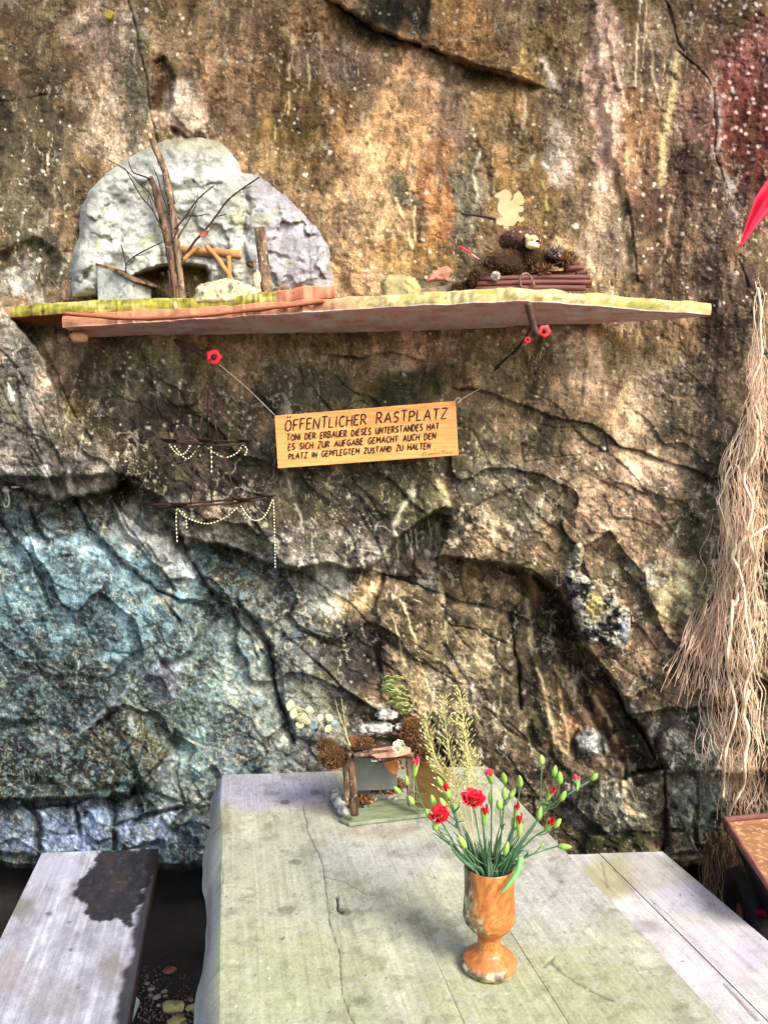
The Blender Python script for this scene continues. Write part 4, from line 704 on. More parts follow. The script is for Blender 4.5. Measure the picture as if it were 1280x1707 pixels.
sh_stone = PZ(133, 563, 2.03); mb = MB(); mb.blob(sh_stone, (.028, .02, .016), 2, .2, 4); mb.build('wedge', mat('wedge_wood', c(206, 160, 120), c(176, 116, 84), 30), shelf)
# two branch props under the shelf, with red caps and twisted wire
mat('prop_bark', c(108, 80, 66), c(58, 40, 34), 40, .85, bump=.6); mat('red_cap', c(232, 52, 56), c(214, 36, 44), 10, .5, bump=0); mat('wire', c(64, 54, 48), c(40, 32, 30), 80, .6, metal=.4); mat('string', c(186, 176, 158), c(140, 130, 112), 200, .9)
def cap_mesh(name, ctr, r, parent, yaw=0):
    mb = MB(); ctr = Vector(ctr); n = 12; o = len(mb.v); rim = []
    for k in range(n):
        a = 2 * math.pi * k / n; rr = r * (1 + .14 * math.cos(5 * a + yaw)); rim.append(ctr + Vector((rr * math.cos(a), -.004, rr * math.sin(a))))
    back = [p + Vector((0, .010, 0)) for p in rim]; inner = [ctr + (p - ctr) * .45 + Vector((0, .004, 0)) for p in rim]
    mb.v += [tuple(p) for p in rim + back + inner]
    for k in range(n):
        j = (k + 1) % n; mb.f += [(k, j, n + j, n + k), (k, 2 * n + k, 2 * n + j, j)]
    mb.f.append(tuple(range(2 * n, 3 * n))); mb.f.append(tuple(range(n, 2 * n)))
    o = mb.build(name, MATS['red_cap'], parent); md = MB(); md.lathe([(.0005, 0), (r * .4, 0), (r * .36, .003), (.0005, .004)], 10, Matrix.Translation(ctr + Vector((0, -.003, 0))) @ Matrix.Rotation(math.radians(90), 4, 'X')); md.build('dark_core', MATS['wire'], o); return o
prop1 = thing('branch_prop', V(270, 560, 2.36), 'bark-covered branch stub with red cap under the mossy end of the shelf', 'branch')
mb = MB(); mb.tube(bez([V(268, 557, 2.42), V(300, 572, 2.36), V(330, 585, 2.30), V(352, 598, 2.24)], 5), [.0105, .0115, .010, .011, .012, .010, .011, .0105, .010, .0105, .010, .009, .009, .0095, .009, .008], 10, jit=.1); mb.build('stub', MATS['prop_bark'], prop1)
cap_mesh('cap', V(357, 595, 2.23), .022, prop1)
mb = MB(); mb.tube(bez([V(330, 582, 2.28), V(345, 590, 2.25), V(340, 598, 2.25), V(352, 600, 2.22)], 5), .0015, 5); mb.build('wire', MATS['wire'], prop1)
prop2 = thing('branch_prop', V(880, 510, 2.05), 'bark-covered branch stub with red cap under the yellowish shelf edge', 'branch')
mb = MB(); mb.tube(bez([V(880, 506, 2.03), V(885, 530, 2.05), V(893, 557, 2.08)], 6), [.011] * 5 + [.009] * 5 + [.010] * 3, 10, jit=.08); mb.build('stub', MATS['prop_bark'], prop2)
cap_mesh('cap', V(907, 552, 2.10), .017, prop2, 1); cap_mesh('cap', V(879, 567, 2.12), .009, prop2, 2)
mb = MB(); mb.tube(bez([V(886, 545, 2.07), V(870, 570, 2.2), V(850, 592, 2.32), V(830, 612, 2.38), V(815, 628, 2.42), V(813, 645, 2.44), V(812, 668, 2.44)], 5), .0028, 6, jit=.3); mb.tube(bez([V(882, 548, 2.07), V(862, 584, 2.22), V(838, 600, 2.34), V(818, 622, 2.42)], 5), .002, 5); mb.build('wire', MATS['wire'], prop2)

# ------------------------------------------------------------------ lettered sign
SY = 2.30
def sp(u, v, off=0.0):
    tl, tr, br, bl = (457.5, 693), (759.5, 668), (764, 759), (463, 781)
    x = (tl[0] * (1 - u) + tr[0] * u) * (1 - v) + (bl[0] * (1 - u) + br[0] * u) * v; y = (tl[1] * (1 - u) + tr[1] * u) * (1 - v) + (bl[1] * (1 - u) + br[1] * u) * v
    return V(x, y, SY) + Vector((0, -off, 0))
sign = thing('wooden_sign', sp(.5, 1), 'golden wooden board lettered by hand in dark capitals, hanging under the shelf', 'sign')
mb = MB(); mb.prism([sp(0, 0), sp(1, 0), sp(1, 1), sp(0, 1)], (0, .018, 0))
mat('sign_wood', c(212, 154, 88), c(172, 112, 56), 9, .6, (1.0, 1, 16), bump=.35, contrast=(.3, .7), c3=c(190, 120, 54), s3=55, t3=.68); mb.build('board', MATS['sign_wood'], sign, smooth=False, bevel=.002)
GL = {'A': (.72, [[(0, 0), (.38, 1), (.72, 0)], [(.12, .36), (.6, .36)]]), 'B': (.6, [[(0, 0), (0, 1), (.42, .95), (.46, .68), (.3, .54), (0, .52)], [(.3, .54), (.58, .4), (.55, .1), (.3, 0), (0, 0)]]), 'C': (.62, [[(.6, .88), (.4, 1), (.15, .88), (0, .5), (.14, .12), (.36, 0), (.6, .12)]]),
 'D': (.64, [[(0, 0), (0, 1), (.36, .93), (.62, .6), (.58, .25), (.32, .02), (0, 0)]]), 'E': (.52, [[(.52, 1), (0, 1), (0, 0), (.52, 0)], [(0, .52), (.42, .54)]]), 'F': (.52, [[(.54, 1), (0, 1), (0, 0)], [(0, .52), (.42, .54)]]), 'G': (.68, [[(.62, .88), (.4, 1), (.14, .88), (0, .5), (.14, .12), (.38, 0), (.64, .14), (.64, .46), (.38, .46)]]),
 'H': (.62, [[(0, 0), (0, 1)], [(.6, 0), (.6, 1)], [(0, .5), (.6, .5)]]), 'I': (.12, [[(.05, 0), (.05, 1)]]), 'L': (.5, [[(0, 1), (0, 0), (.5, .02)]]), 'M': (.8, [[(0, 0), (.08, 1), (.4, .35), (.72, 1), (.8, 0)]]), 'N': (.66, [[(0, 0), (0, 1), (.62, 0), (.64, 1)]]),
 'O': (.7, [[(.35, 1), (.1, .85), (0, .5), (.1, .12), (.35, 0), (.6, .12), (.7, .5), (.6, .85), (.35, 1)]]), 'P': (.56, [[(0, 0), (0, 1), (.4, .96), (.56, .75), (.4, .5), (0, .46)]]), 'R': (.6, [[(0, 0), (0, 1), (.4, .96), (.54, .75), (.4, .52), (0, .48)], [(.22, .48), (.62, 0)]]),
 'S': (.56, [[(.54, .88), (.3, 1), (.06, .86), (.1, .6), (.44, .44), (.52, .18), (.3, 0), (.02, .12)]]), 'T': (.64, [[(0, 1), (.64, 1)], [(.32, 1), (.32, 0)]]), 'U': (.62, [[(0, 1), (.02, .2), (.28, 0), (.56, .16), (.6, 1)], [(.6, 1), (.62, 0)]]), 'Z': (.62, [[(.02, 1), (.62, 1), (0, 0), (.62, .02)]]), ' ': (.55, [])}
GL['Ö'] = (.7, GL['O'][1] + [[(.2, 1.2), (.24, 1.36)], [(.5, 1.2), (.54, 1.36)]])
mat('letter_paint', c(34, 24, 18), c(52, 34, 22), 60, .6, bump=0); mat('pencil', c(150, 100, 54), c(120, 76, 40), 60, .7, bump=0)
def lettering(name, txt, u0, u1, vb, cap, m, sw, seed, slant=.16):
    R_ = random.Random(seed); adv = sum(GL[ch][0] + .26 for ch in txt) - .26; su = (u1 - u0) / adv; x = 0; mb = MB()
    for ch in txt:
        wd, strokes = GL[ch]; dy = R_.uniform(-.05, .05); sc = R_.uniform(.93, 1.06)
        for st in strokes:
            pts = []
            for k in range(len(st) - 1):
                for q in range(3): t = q / 3; pts.append((st[k][0] * (1 - t) + st[k + 1][0] * t, st[k][1] * (1 - t) + st[k + 1][1] * t))
            pts.append(st[-1]); W3 = []
            for (a, b) in pts:
                b *= sc; uu = u0 + (x + a + slant * (b - .3)) * su; vv = vb - (b + dy) * cap; W3.append(sp(uu, vv, .0012))
            rr = [sw * R_.uniform(.8, 1.15) for _ in W3]; rr[0] *= .8; rr[-1] *= .6; mb.tube(W3, rr, 6, flat=1.0)
        x += wd + .26
    return mb.build(name, MATS[m], sign, smooth=True)
lettering('heading_word', 'ÖFFENTLICHER', .056, .503, .300, .195, 'letter_paint', .0022, 1)
lettering('heading_word', 'RASTPLATZ', .560, .948, .306, .195, 'letter_paint', .0022, 6)
lettering('text_line', 'TONI DER ERBAUER DIESES UNTERSTANDES HAT', .062, .900, .492, .115, 'letter_paint', .0019, 2)
lettering('text_line', 'ES SICH ZUR AUFGABE GEMACHT AUCH DEN', .066, .880, .668, .115, 'letter_paint', .0019, 3)
lettering('text_line', 'PLATZ IN GEPFLEGTEM ZUSTAND ZU HALTEN', .066, .848, .838, .105, 'letter_paint', .0019, 4)
mb = MB()   # faint scribbled signature
for st in ([(.80, .955), (.808, .90), (.822, .905), (.824, .94), (.806, .965)], [(.835, .97), (.842, .92), (.846, .955)], [(.852, .95), (.856, .92), (.864, .95), (.868, .92), (.876, .948)], [(.882, .92), (.885, .948), (.893, .925), (.896, .95)], [(.91, .905), (.93, .90)], [(.920, .902), (.921, .95)], [(.935, .93), (.930, .945), (.940, .95), (.943, .932), (.935, .93)], [(.95, .95), (.953, .925), (.962, .948)], [(.968, .92), (.969, .95)]): mb.tube([sp(u, v, .0008) for u, v in st], .0009, 5)
mb.build('signature', MATS['pencil'], sign)
for nm, pts, lab in (('hanging_string', [V(360, 603, 2.235), V(410, 645, 2.27), V(458, 692, 2.29)], 'thin string from the mossy-end branch stub to the lettered sign'), ('hanging_string', [V(762, 670, 2.29), V(785, 656, 2.36), V(812, 642, 2.435)], 'short white string tying the lettered sign to the wire')):
    mb = MB(); mb.tube(bez(pts, 8), .0011, 5)
    if pts[0].x > .1: mb.tube(bez([V(758, 668, 2.288), V(764, 663, 2.285), V(768, 668, 2.288), V(762, 673, 2.288)], 4), .0018, 5)
    tag(mb.build(nm, MATS['string']), lab, 'string')

# ------------------------------------------------------------------ two-tier iron candle hanger with bead garlands
mat('rusty_iron', c(74, 46, 36), c(30, 20, 18), 60, .75, metal=.3, bump=.3); mat('bead', c(240, 228, 150), c(250, 246, 214), 90, .4, bump=0)
CY = 2.27
hang = thing('candle_hanger', V(346, 860, CY), 'two-tier rusty iron candle hanger draped with pale bead garlands on the rock', 'candle hanger')
def tb(name, ptss, r, n=6, m='rusty_iron', par=hang):
    mb = MB()
    for pts in ptss: mb.tube(pts, r, n)
    return mb.build(name, MATS[m], par)
def cy(px, py, dy=0): return V(px, py, CY + dy)
tb('hook', [bez([cy(346, 650), cy(342, 644), cy(346, 638), cy(350, 643), cy(347, 650)], 4)], .0022)
for a, b in ((cy(346, 650), cy(330, 733, -.05)), (cy(347, 650), cy(347, 734, .06)), (cy(348, 650), cy(365, 740, -.03)), (cy(329, 742, -.05), cy(318, 842, -.09)), (cy(351, 742, .06), cy(353, 838, .1)), (cy(368, 742, -.03), cy(393, 828, -.07))): tb('rod', [[a, b]], .0027)
tb('ring', [bez([cy(290, 737, .01), cy(330, 741, -.04), cy(370, 743, -.06), cy(410, 738, .01), cy(350, 735, .07), cy(290, 737, .01)], 6)], .0034)
tb('ring', [bez([cy(255, 845, 0), cy(300, 845, -.08), cy(345, 842, -.10), cy(395, 838, -.08), cy(445, 829, 0), cy(350, 836, .1), cy(255, 845, 0)], 6)], .0034)
def dish(px, py, dy, r):
    mb = MB(); p = cy(px, py, dy); mb.lathe([(0.0005, -.002), (r * .5, -.006), (r, .002), (r * 1.02, .0035), (r * .97, .0035), (r * .5, 0), (.0005, 0)], 16, Matrix.Translation(p)); o = mb.build('drip_dish', MATS['rusty_iron'], hang)
    mb = MB(); mb.tube([p, p + Vector((0, 0, .012))], [.0016, .0006], 5); mb.build('spike', MATS['rusty_iron'], o)
for px, py, dy, r in ((282, 734, .0, .027), (343, 734, -.05, .026), (408, 735, .01, .025), (266, 842, 0, .031), (300, 840, -.08, .034), (403, 832, -.075, .030), (447, 827, 0, .024)): dish(px, py, dy, r)
def beads(pts, n, r=.0024):
    P_ = bez(pts, 10); L = [0]
    for i in range(1, len(P_)): L.append(L[-1] + (P_[i] - P_[i - 1]).length)
    mb = MB(); mb2 = MB(); mb2.tube(P_, .0005, 4)
    for k in range(n):
        s_ = L[-1] * (k + .5) / n; i = max(j for j in range(len(L)) if L[j] <= s_); i = min(i, len(P_) - 2); t = (s_ - L[i]) / max(L[i + 1] - L[i], 1e-6); mb.blob(P_[i].lerp(P_[i + 1], t), (r,) * 3, 1, 0)
    o = mb.build('bead_garland', MATS['bead'], hang); mb2.build('thread', MATS['string'], o)
beads([cy(282, 740), cy(296, 757, -.02), cy(308, 756, -.03), cy(318, 742, -.05)], 12); beads([cy(290, 742, -.02), cy(312, 765, -.03), cy(333, 742, -.05)], 12); beads([cy(340, 742, -.05), cy(372, 762, -.04), cy(395, 755, -.02), cy(405, 740, .0)], 14); beads([cy(352, 742, -.06), cy(353, 765, -.06), cy(353, 790, -.06)], 6, .0028); beads([cy(405, 740), cy(412, 750), cy(408, 760)], 5)
beads([cy(296, 846, -.08), cy(310, 862, -.09), cy(345, 873, -.1), cy(375, 863, -.09), cy(397, 845, -.08)], 22); beads([cy(401, 842, -.08), cy(420, 866, -.05), cy(440, 862, -.02), cy(455, 832, 0)], 20); beads([cy(456, 832), cy(458, 890), cy(459, 948)], 22, .0021); beads([cy(295, 846, -.08), cy(294, 870, -.08), cy(296, 905, -.08)], 9); beads([cy(292, 850, -.08), cy(308, 856, -.085), cy(312, 882, -.085)], 8)

# small wire hook with a scrap of cobweb at the left, and a snail on the rock
mat('white_plastic', c(214, 216, 222), c(190, 192, 200), 50, .5); yy = float(wall_depth(10, 815)) - .03
mb = MB(); mb.tube(bez([V(12, 810, yy + .04), V(14, 822, yy), V(16, 834, yy), V(14, 843, yy), V(9, 845, yy), V(6, 838, yy)], 5), .0018, 6); hk = tag(mb.build('wall_hook', MATS['white_plastic']), 'small white hook under the overhanging grey rock plate', 'hook')
mb = MB(); mb.blob(V(10, 816, yy + .006), (.013, .006, .012), 2, .45, 2, 3.5); mb.blob(V(26, 812, yy + .012), (.014, .005, .004), 2, .4, 6, 3.0); mb.build('cobweb_clump', MATS['white_plastic'], hk)
yy = float(wall_depth(182, 26)); p = V(182, 26, yy - .012); mb = MB()
prof = []
for k in range(46):
    a = k * .42; r = .016 * (1 - k / 50); prof.append(p + Vector((r * .62 * math.cos(a), -.010 * k / 46, r * .62 * math.sin(a))))
mb.tube(prof, [.0085 * (1 - k / 52) for k in range(46)], 8); sn = tag(mb.build('snail_shell', mat('snail', c(196, 176, 84), c(150, 122, 50), 60, .4)), 'yellow snail shell stuck to the rock beside the long dark crack', 'snail shell')

# ------------------------------------------------------------------ things on the shelf
def ztop(px): return zb(px) + .036
def on_shelf(px, Yd): 
    r = ray(px, 490.0); x = CAM[0] + r[0] * Yd / r[1]; return np.array([x, Yd, float(ztop(px))])
vmat('grey_rock', 150, .32, .45, 130, .003, .88)
def gr_h(A, B):
    f1, f2, vx, vy, idn = worley(A / 78 + .3 * fbm(A / 20, B / 20, 406, 3), B / 60 + .3 * fbm(A / 20, B / 20, 407, 3), 408); h = .016 * fbm(A / 34, B / 26, 401, 4) + .0035 * fbm(A / 12, B / 10, 402, 3) + .008 * ridge(A / 40 + B / 90, B / 30, 403, 3) + .014 * (idn[..., 0] - .5) + .035 * (vx * (idn[..., 1] - .5) + vy * (idn[..., 2] - .5)) - .007 * ridge(A / 46 + B / 60, B / 30, 418, 2) ** 4
    h += .05 * ss(0, 20, B - 400 + 6 * fbm(A / 30, B / 30, 404, 2)) * ss(275, 255, A) + .03 * ss(-8, 12, 398 - A + .15 * (B - 350)) * ss(280, 300, B)
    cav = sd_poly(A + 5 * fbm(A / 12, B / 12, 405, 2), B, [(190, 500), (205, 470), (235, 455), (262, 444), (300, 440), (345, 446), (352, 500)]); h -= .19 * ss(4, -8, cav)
    h -= .05 * ss(20, 0, np.abs(A - 372)) * ss(430, 460, B); return h
def gr_c(A, B):
    Cc = np.empty(A.shape + (3,)); Cc[:] = c(166, 167, 157); Cc = mixc(Cc, ss(395, 440, A) * .85, c(144, 140, 146)); Cc *= np.exp(.62 * fbm(A / 30, B / 24, 411, 5, .65) - .35 * ss(.66, .85, ridge(A / 26 + B / 60, B / 15, 418, 3)) + .12 * fbm(A / 5, B / 5, 412, 2))[..., None]
    Cc = mixc(Cc, .7 * ss(.25, .5, fbm(A / 40, B / 40, 413, 4)), c(150, 150, 118)); Cc = mixc(Cc, ss(265, 238, B) * .5, c(150, 138, 100)); Cc = mixc(Cc, .6 * ss(.3, .55, fbm(A / 12, B / 20, 414, 4)) * ss(250, 180, A), c(92, 86, 72))
    net = ridge((A - .12 * B) / 13, B / 24, 415, 2); k = ss(.80, .92, net) * ss(24, 10, np.abs(A - 405 - 8 * np.sin(B / 40))) * ss(290, 310, B) * ss(455, 420, B); Cc = mixc(Cc, .85 * k, c(58, 52, 60))
    k = ss(7, 2, np.abs(A - 412 - 4 * np.sin(B / 17))) * ss(300, 330, B) * ss(455, 430, B) * ss(.3, .6, vn(A / 6, B / 9, 416)); Cc = mixc(Cc, .8 * k, c(52, 46, 54))
    f1, f2, vx, vy, idn = worley(A / 78 + .3 * fbm(A / 20, B / 20, 406, 3), B / 60 + .3 * fbm(A / 20, B / 20, 407, 3), 408); Cc *= (1 - .5 * ss(.05, 0, f2 - f1) * vn(A / 25, B / 25, 419))[..., None]; Cc = mixc(Cc, .55 * ss(.88, .97, ridge(A / 30 + B / 70, B / 22, 420, 1)) * ss(.4, .6, vn(A / 40, B / 40, 422)), c(74, 70, 60)); Cc = mixc(Cc, .5 * ss(.2, .35, fbm(A / 14, B / 12, 423, 5, .65)), c(104, 100, 84))
    Cc = mixc(Cc, .85 * ss(3, -5, sd_poly(A, B, [(190, 500), (205, 470), (235, 455), (262, 444), (300, 440), (345, 446), (352, 500)])), c(44, 38, 32))  # inside of the hollow coloured dark to stand for its shade
    cr = np.exp(-(sd_line(A + 2 * fbm(A / 8, B / 8, 417, 2), B, [(515, 395), (518, 440), (520, 490)]) / 1.6) ** 2); Cc = mixc(Cc, .6 * cr, c(70, 64, 60)); return np.clip(Cc, .02, .62)
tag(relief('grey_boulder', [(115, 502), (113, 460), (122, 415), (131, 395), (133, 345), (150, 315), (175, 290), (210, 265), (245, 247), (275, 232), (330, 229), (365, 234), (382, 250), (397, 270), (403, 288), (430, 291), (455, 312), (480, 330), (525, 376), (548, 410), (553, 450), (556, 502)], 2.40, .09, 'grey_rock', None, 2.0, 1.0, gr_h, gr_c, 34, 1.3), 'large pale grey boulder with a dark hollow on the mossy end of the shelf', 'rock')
mat('bark_brown', c(112, 84, 62), c(44, 30, 22), 60, .9, (1, 1, .3), bump=1.0, contrast=(.38, .62), c3=c(140, 120, 96), s3=90, t3=.64); mat('bark_grey', c(140, 116, 92), c(66, 50, 40), 60, .9, (1, 1, .3), bump=1.0, contrast=(.38, .62), c3=c(176, 156, 128), s3=90, t3=.63); mat('twig', c(70, 48, 38), c(42, 28, 24), 60, .85); mat('tan_stick', c(186, 138, 84), c(140, 96, 54), 30, .75, (1, 1, .3), bump=.3); mat('cut_wood', c(214, 176, 120), c(190, 150, 96), 40, .7)
def q(zx, zy): return (180 + zx / 4.267, 220 + zy / 4.267)
def stick(name, pts, Yd, r, m, label=None, cat='stick', parent=None, n=9, jit=.18, group=None, dy=0, seg=6):
    k = len(pts); W = bez([V(p[0], p[1], Yd + dy * i / max(k - 1, 1)) for i, p in enumerate(pts)], seg); R_ = r if not hasattr(r, '__len__') else list(np.interp(np.linspace(0, 1, len(W)), np.linspace(0, 1, len(r)), r))
    mb = MB(); mb.tube(W, R_, n, jit=jit); o = mb.build(name, MATS[m], parent)
    return tag(o, label, cat, group) if label else o
s1 = thing('dead_sapling', V(305, 490, 2.26), 'tallest upright dead stick with cut top and twigs, before the grey boulder', 'stick')
stick('stem', [q(310, 45), q(395, 250), q(440, 430), q(470, 640), q(495, 850), q(533, 1215)], 2.26, [.0095, .010, .011, .0115], 'bark_grey', parent=s1)
mb = MB(); a = V(*q(310, 45), 2.26); mb.tube([a + Vector((0, -.002, -.004)), a + Vector((-.004, -.004, .012))], [.0088, .0035], 8); mb.build('cut_tip', MATS['cut_wood'], s1)
for pts, r in (([q(440, 590), q(390, 450), q(360, 340), q(330, 265)], .0028), ([q(480, 690), q(560, 590), q(640, 480), q(755, 380)], .0033), ([q(500, 750), q(590, 600), q(625, 520), q(640, 430)], .0022), ([q(560, 595), q(640, 597), q(700, 585), q(730, 592)], .0018)): stick('twig', pts, 2.25, [r, r * .5], 'twig', parent=s1, n=6)
s2 = thing('dead_sapling', V(293, 492, 2.24), 'darker leaning dead stick with fine twigs, leaning against the tallest stick', 'stick')
stick('stem', [q(300, 325), q(335, 400), q(375, 560), q(420, 760), q(460, 980), q(498, 1225)], 2.24, [.0085, .010, .0105], 'bark_brown', parent=s2)
for pts, r in (([q(0, 195), q(120, 265), q(230, 370), q(300, 440), q(345, 540)], .0024), ([q(120, 255), q(170, 340), q(240, 460), q(320, 560), q(385, 690)], .0026), ([q(150, 215), q(180, 285), q(240, 310), q(310, 335)], .0026), ([q(290, 355), q(295, 440), q(280, 510)], .0015), ([q(240, 390), q(300, 480), q(330, 580)], .0015), ([q(450, 790), q(490, 710), q(500, 680)], .0030), ([q(435, 1180), q(440, 1050), q(430, 990)], .005)): stick('twig', pts, 2.23, [r * .6, r], 'twig', parent=s2, n=6)
s3 = stick('dead_twig', [q(530, 905), q(610, 790), q(700, 690), q(790, 570), q(850, 490), q(940, 415), q(1080, 320)], 2.25, [.0042, .0032, .0028, .0022], 'twig', 'long thin twig curving out over the grey boulder from the log seat', n=6)
stick('twig', [q(780, 600), q(845, 585)], 2.25, .0016, 'twig', parent=s3, n=5); stick('twig', [q(940, 410), q(1000, 395), q(1015, 385)], 2.25, .0016, 'twig', parent=s3, n=5)
mb = MB(); leaf_mesh(mb, V(*q(690, 730), 2.23), (1, 0, .4), (-.2, .3, .8), .032, .012, .3); o = mb.build('dry_leaf', mat('brown_leaf', c(140, 84, 66), c(90, 50, 40), 60, .8), s3); thin(o)
s4 = stick('dead_twig', [q(130, 1000), q(135, 940), q(190, 885), q(290, 830), q(388, 782)], 2.21, [.0026, .0024, .0016], 'twig', 'small forked twig standing by the cut grey stone block', n=6); stick('twig', [q(132, 960), q(115, 870), q(95, 800)], 2.21, [.0022, .0014], 'twig', parent=s4, n=6); stick('twig', [q(140, 950), q(180, 915), q(195, 880)], 2.21, [.0018, .001], 'twig', parent=s4, n=5)
ls = thing('log_seat', V(365, 470, 2.27), 'miniature seat of small tan logs on crossed twig legs', 'log seat')
def capped(name, a, b, Ya, Yb, r, m, par):
    mb = MB(); A_, B_ = V(*a, Ya), V(*b, Yb); mb.tube([A_.lerp(B_, k / 5) for k in range(6)], [r * u for u in (1, 1.02, .98, 1, 1.01, .98)], 12, jit=.04); o = mb.build(name, MATS[m], par)
    for e, d in ((A_, A_ - B_), (B_, B_ - A_)):
        d = d.normalized(); mb = MB(); mb.tube([e + d * .0002, e + d * .0016], [r * .9, r * .85], 12); mb.build('cut_end', MATS['cut_wood'], o)
    return o
capped('log', q(505, 838), q(945, 872), 2.28, 2.26, .0125, 'tan_stick', ls); capped('log', q(540, 892), q(1035, 940), 2.30, 2.29, .0095, 'bark_grey', ls)
for pts, r in (([q(540, 910), q(590, 860), q(645, 815)], .0058), ([q(700, 812), q(780, 900), q(890, 1060)], .0075), ([q(858, 885), q(865, 960), q(862, 1080)], .0072)): stick('leg', pts, 2.24, r, 'tan_stick', parent=ls, n=8)
mb = MB(); mb.prism([V(*q(870, 805), 2.31), V(*q(960, 830), 2.31), V(*q(1040, 900), 2.31), V(*q(1000, 900), 2.31)], (0, .02, .006)); mb.build('bark_strip', MATS['bark_brown'], ls, smooth=False)
pst = capped('stick_post', q(1082, 685), q(1135, 1190), 2.24, 2.24, .0165, 'bark_grey', None); tag(pst, 'short thick upright stub of grey stick beside the log seat', 'stick')
def rockpoly(name, pts, Yd, th, m, label, cat='stone', parent=None, edge=10, step=1.6): return tag(relief(name, pts, Yd, th, m, parent, step, 1.0, lambda A, B: .004 * fbm(A / 7, B / 7, 421, 3), None, edge, .8), label, cat)
mat('block_grey', c(176, 178, 168), c(126, 128, 120), 40, .85, bump=.5, c3=c(96, 92, 76), s3=50, t3=.66); mat('pale_flat', c(196, 188, 146), c(150, 146, 116), 30, .85, c3=c(110, 104, 84), s3=60, t3=.6)
bx = thing('stone_block', V(200, 490, 2.22), 'small cut grey stone block with bark lid on the mossy slab', 'stone')
mb = MB(); f_ = [V(161, 440, 2.22), V(187, 449, 2.20), V(221, 468, 2.20), V(221, 508, 2.20), V(163, 508, 2.22)]; mb.prism(f_, (.03, .09, .0)); mb.build('block', MATS['block_grey'], bx, smooth=False, bevel=.004)
mb = MB(); mb.prism([V(160, 438, 2.125), V(188, 446, 2.19), V(222, 465, 2.19), V(224, 469, 2.19), V(187, 451, 2.19), V(160, 443, 2.125)], (.05, .10, .004)); mb.build('bark_lid', MATS['bark_brown'], bx, smooth=False)
rockpoly('bark_chip', [(92, 507), (100, 472), (122, 458), (150, 462), (164, 470), (162, 507)], 2.33, .03, 'bark_grey', 'flat crumbling bark chip lying between the boulder and the cut stone block', 'bark')
rockpoly('flat_stone', [(320, 507), (328, 478), (345, 471), (375, 465), (400, 468), (425, 478), (442, 507)], 2.22, .03, 'pale_flat', 'pale flat stone under the log seat on the mossy slab')
rockpoly('pebble', [(418, 500), (421, 458), (428, 447), (434, 452), (437, 500)], 2.22, .012, 'pale_flat', 'greenish upright pebble leaning on the short stick stub', 'pebble', edge=7)
rockpoly('yellow_stone', [(634, 470), (645, 458), (680, 456), (690, 462), (702, 478), (700, 503), (670, 505), (645, 505), (638, 498)], 2.15, .04, 'yellow_stone', 'angular yellow stone standing alone at the middle of the shelf', edge=12)
mat('slate_grey', c(120, 108, 84), c(84, 74, 58), 30, .8, c3=c(170, 120, 100), s3=16, t3=.58)
rockpoly('slate_shard', [(682, 496), (700, 480), (735, 478), (800, 455), (815, 448), (790, 475), (770, 490), (745, 496)], 2.22, .008, 'slate_grey', 'thin grey slate shard propped between yellow stone and stick bundle', 'slate', edge=8)
rockpoly('rock_flake', [(708, 470), (720, 452), (745, 443), (752, 450), (748, 470)], 2.30, .012, mat('pink_flake', c(196, 136, 112), c(150, 100, 80), 30).name, 'pinkish flake of rock behind the slate shard', 'rock', edge=8)
# moss mats and litter
def tuft(name, m, boxes, n, L=.010, wdt=.0011, seed=1, parent=None, kind=None, upz=.5, seg2=True):
    R_ = random.Random(seed); mb = MB()
    for (ctr, rad, share) in boxes:
        for i in range(int(n * share)):
            d = Vector((R_.gauss(0, 1), R_.gauss(0, 1), R_.gauss(0, 1))).normalized(); p = Vector(ctr) + Vector((d.x * rad[0], d.y * rad[1], d.z * rad[2])) * (R_.random() ** .25)
            g_ = (d + Vector((R_.uniform(-.8, .8), R_.uniform(-.8, .8), R_.uniform(-.8, .8) + upz))).normalized(); l = L * R_.uniform(.5, 1.5); s_ = g_.orthogonal().normalized() * wdt * R_.uniform(.6, 1.6); k = d.cross(g_) * l * .35
            mb.add([p - s_, p + s_, p + g_ * l * .6 + s_ * .9 + k * .4, p + g_ * l * .6 - s_ * .9 + k * .4, p + g_ * l + k], [(0, 1, 2, 3), (3, 2, 4)])
    o = mb.build(name, MATS[m], parent, kind=kind); return o
mat('brown_moss', c(104, 74, 38), c(44, 30, 16), 90, .95, contrast=(.35, .65)); mat('rust_moss', c(124, 84, 46), c(56, 38, 22), 70, .95, contrast=(.35, .65)); mat('moss_core', c(58, 40, 20), c(34, 24, 14), 60, .95)
def moss(name, m, boxes, n, label, L=.010, seed=1, cat='moss', w_=.0011):
    t_ = thing(name, boxes[0][0], label, cat); core = MB()
    for k, (ctr, rad, sh) in enumerate(boxes): core.blob(ctr, tuple(r * .9 for r in rad), 2, .25, seed + k, 2.2)
    core.build('cushion', MATS['moss_core'], t_); tuft('fronds', m, boxes, n, L, w_, seed, t_, 'stuff'); return t_
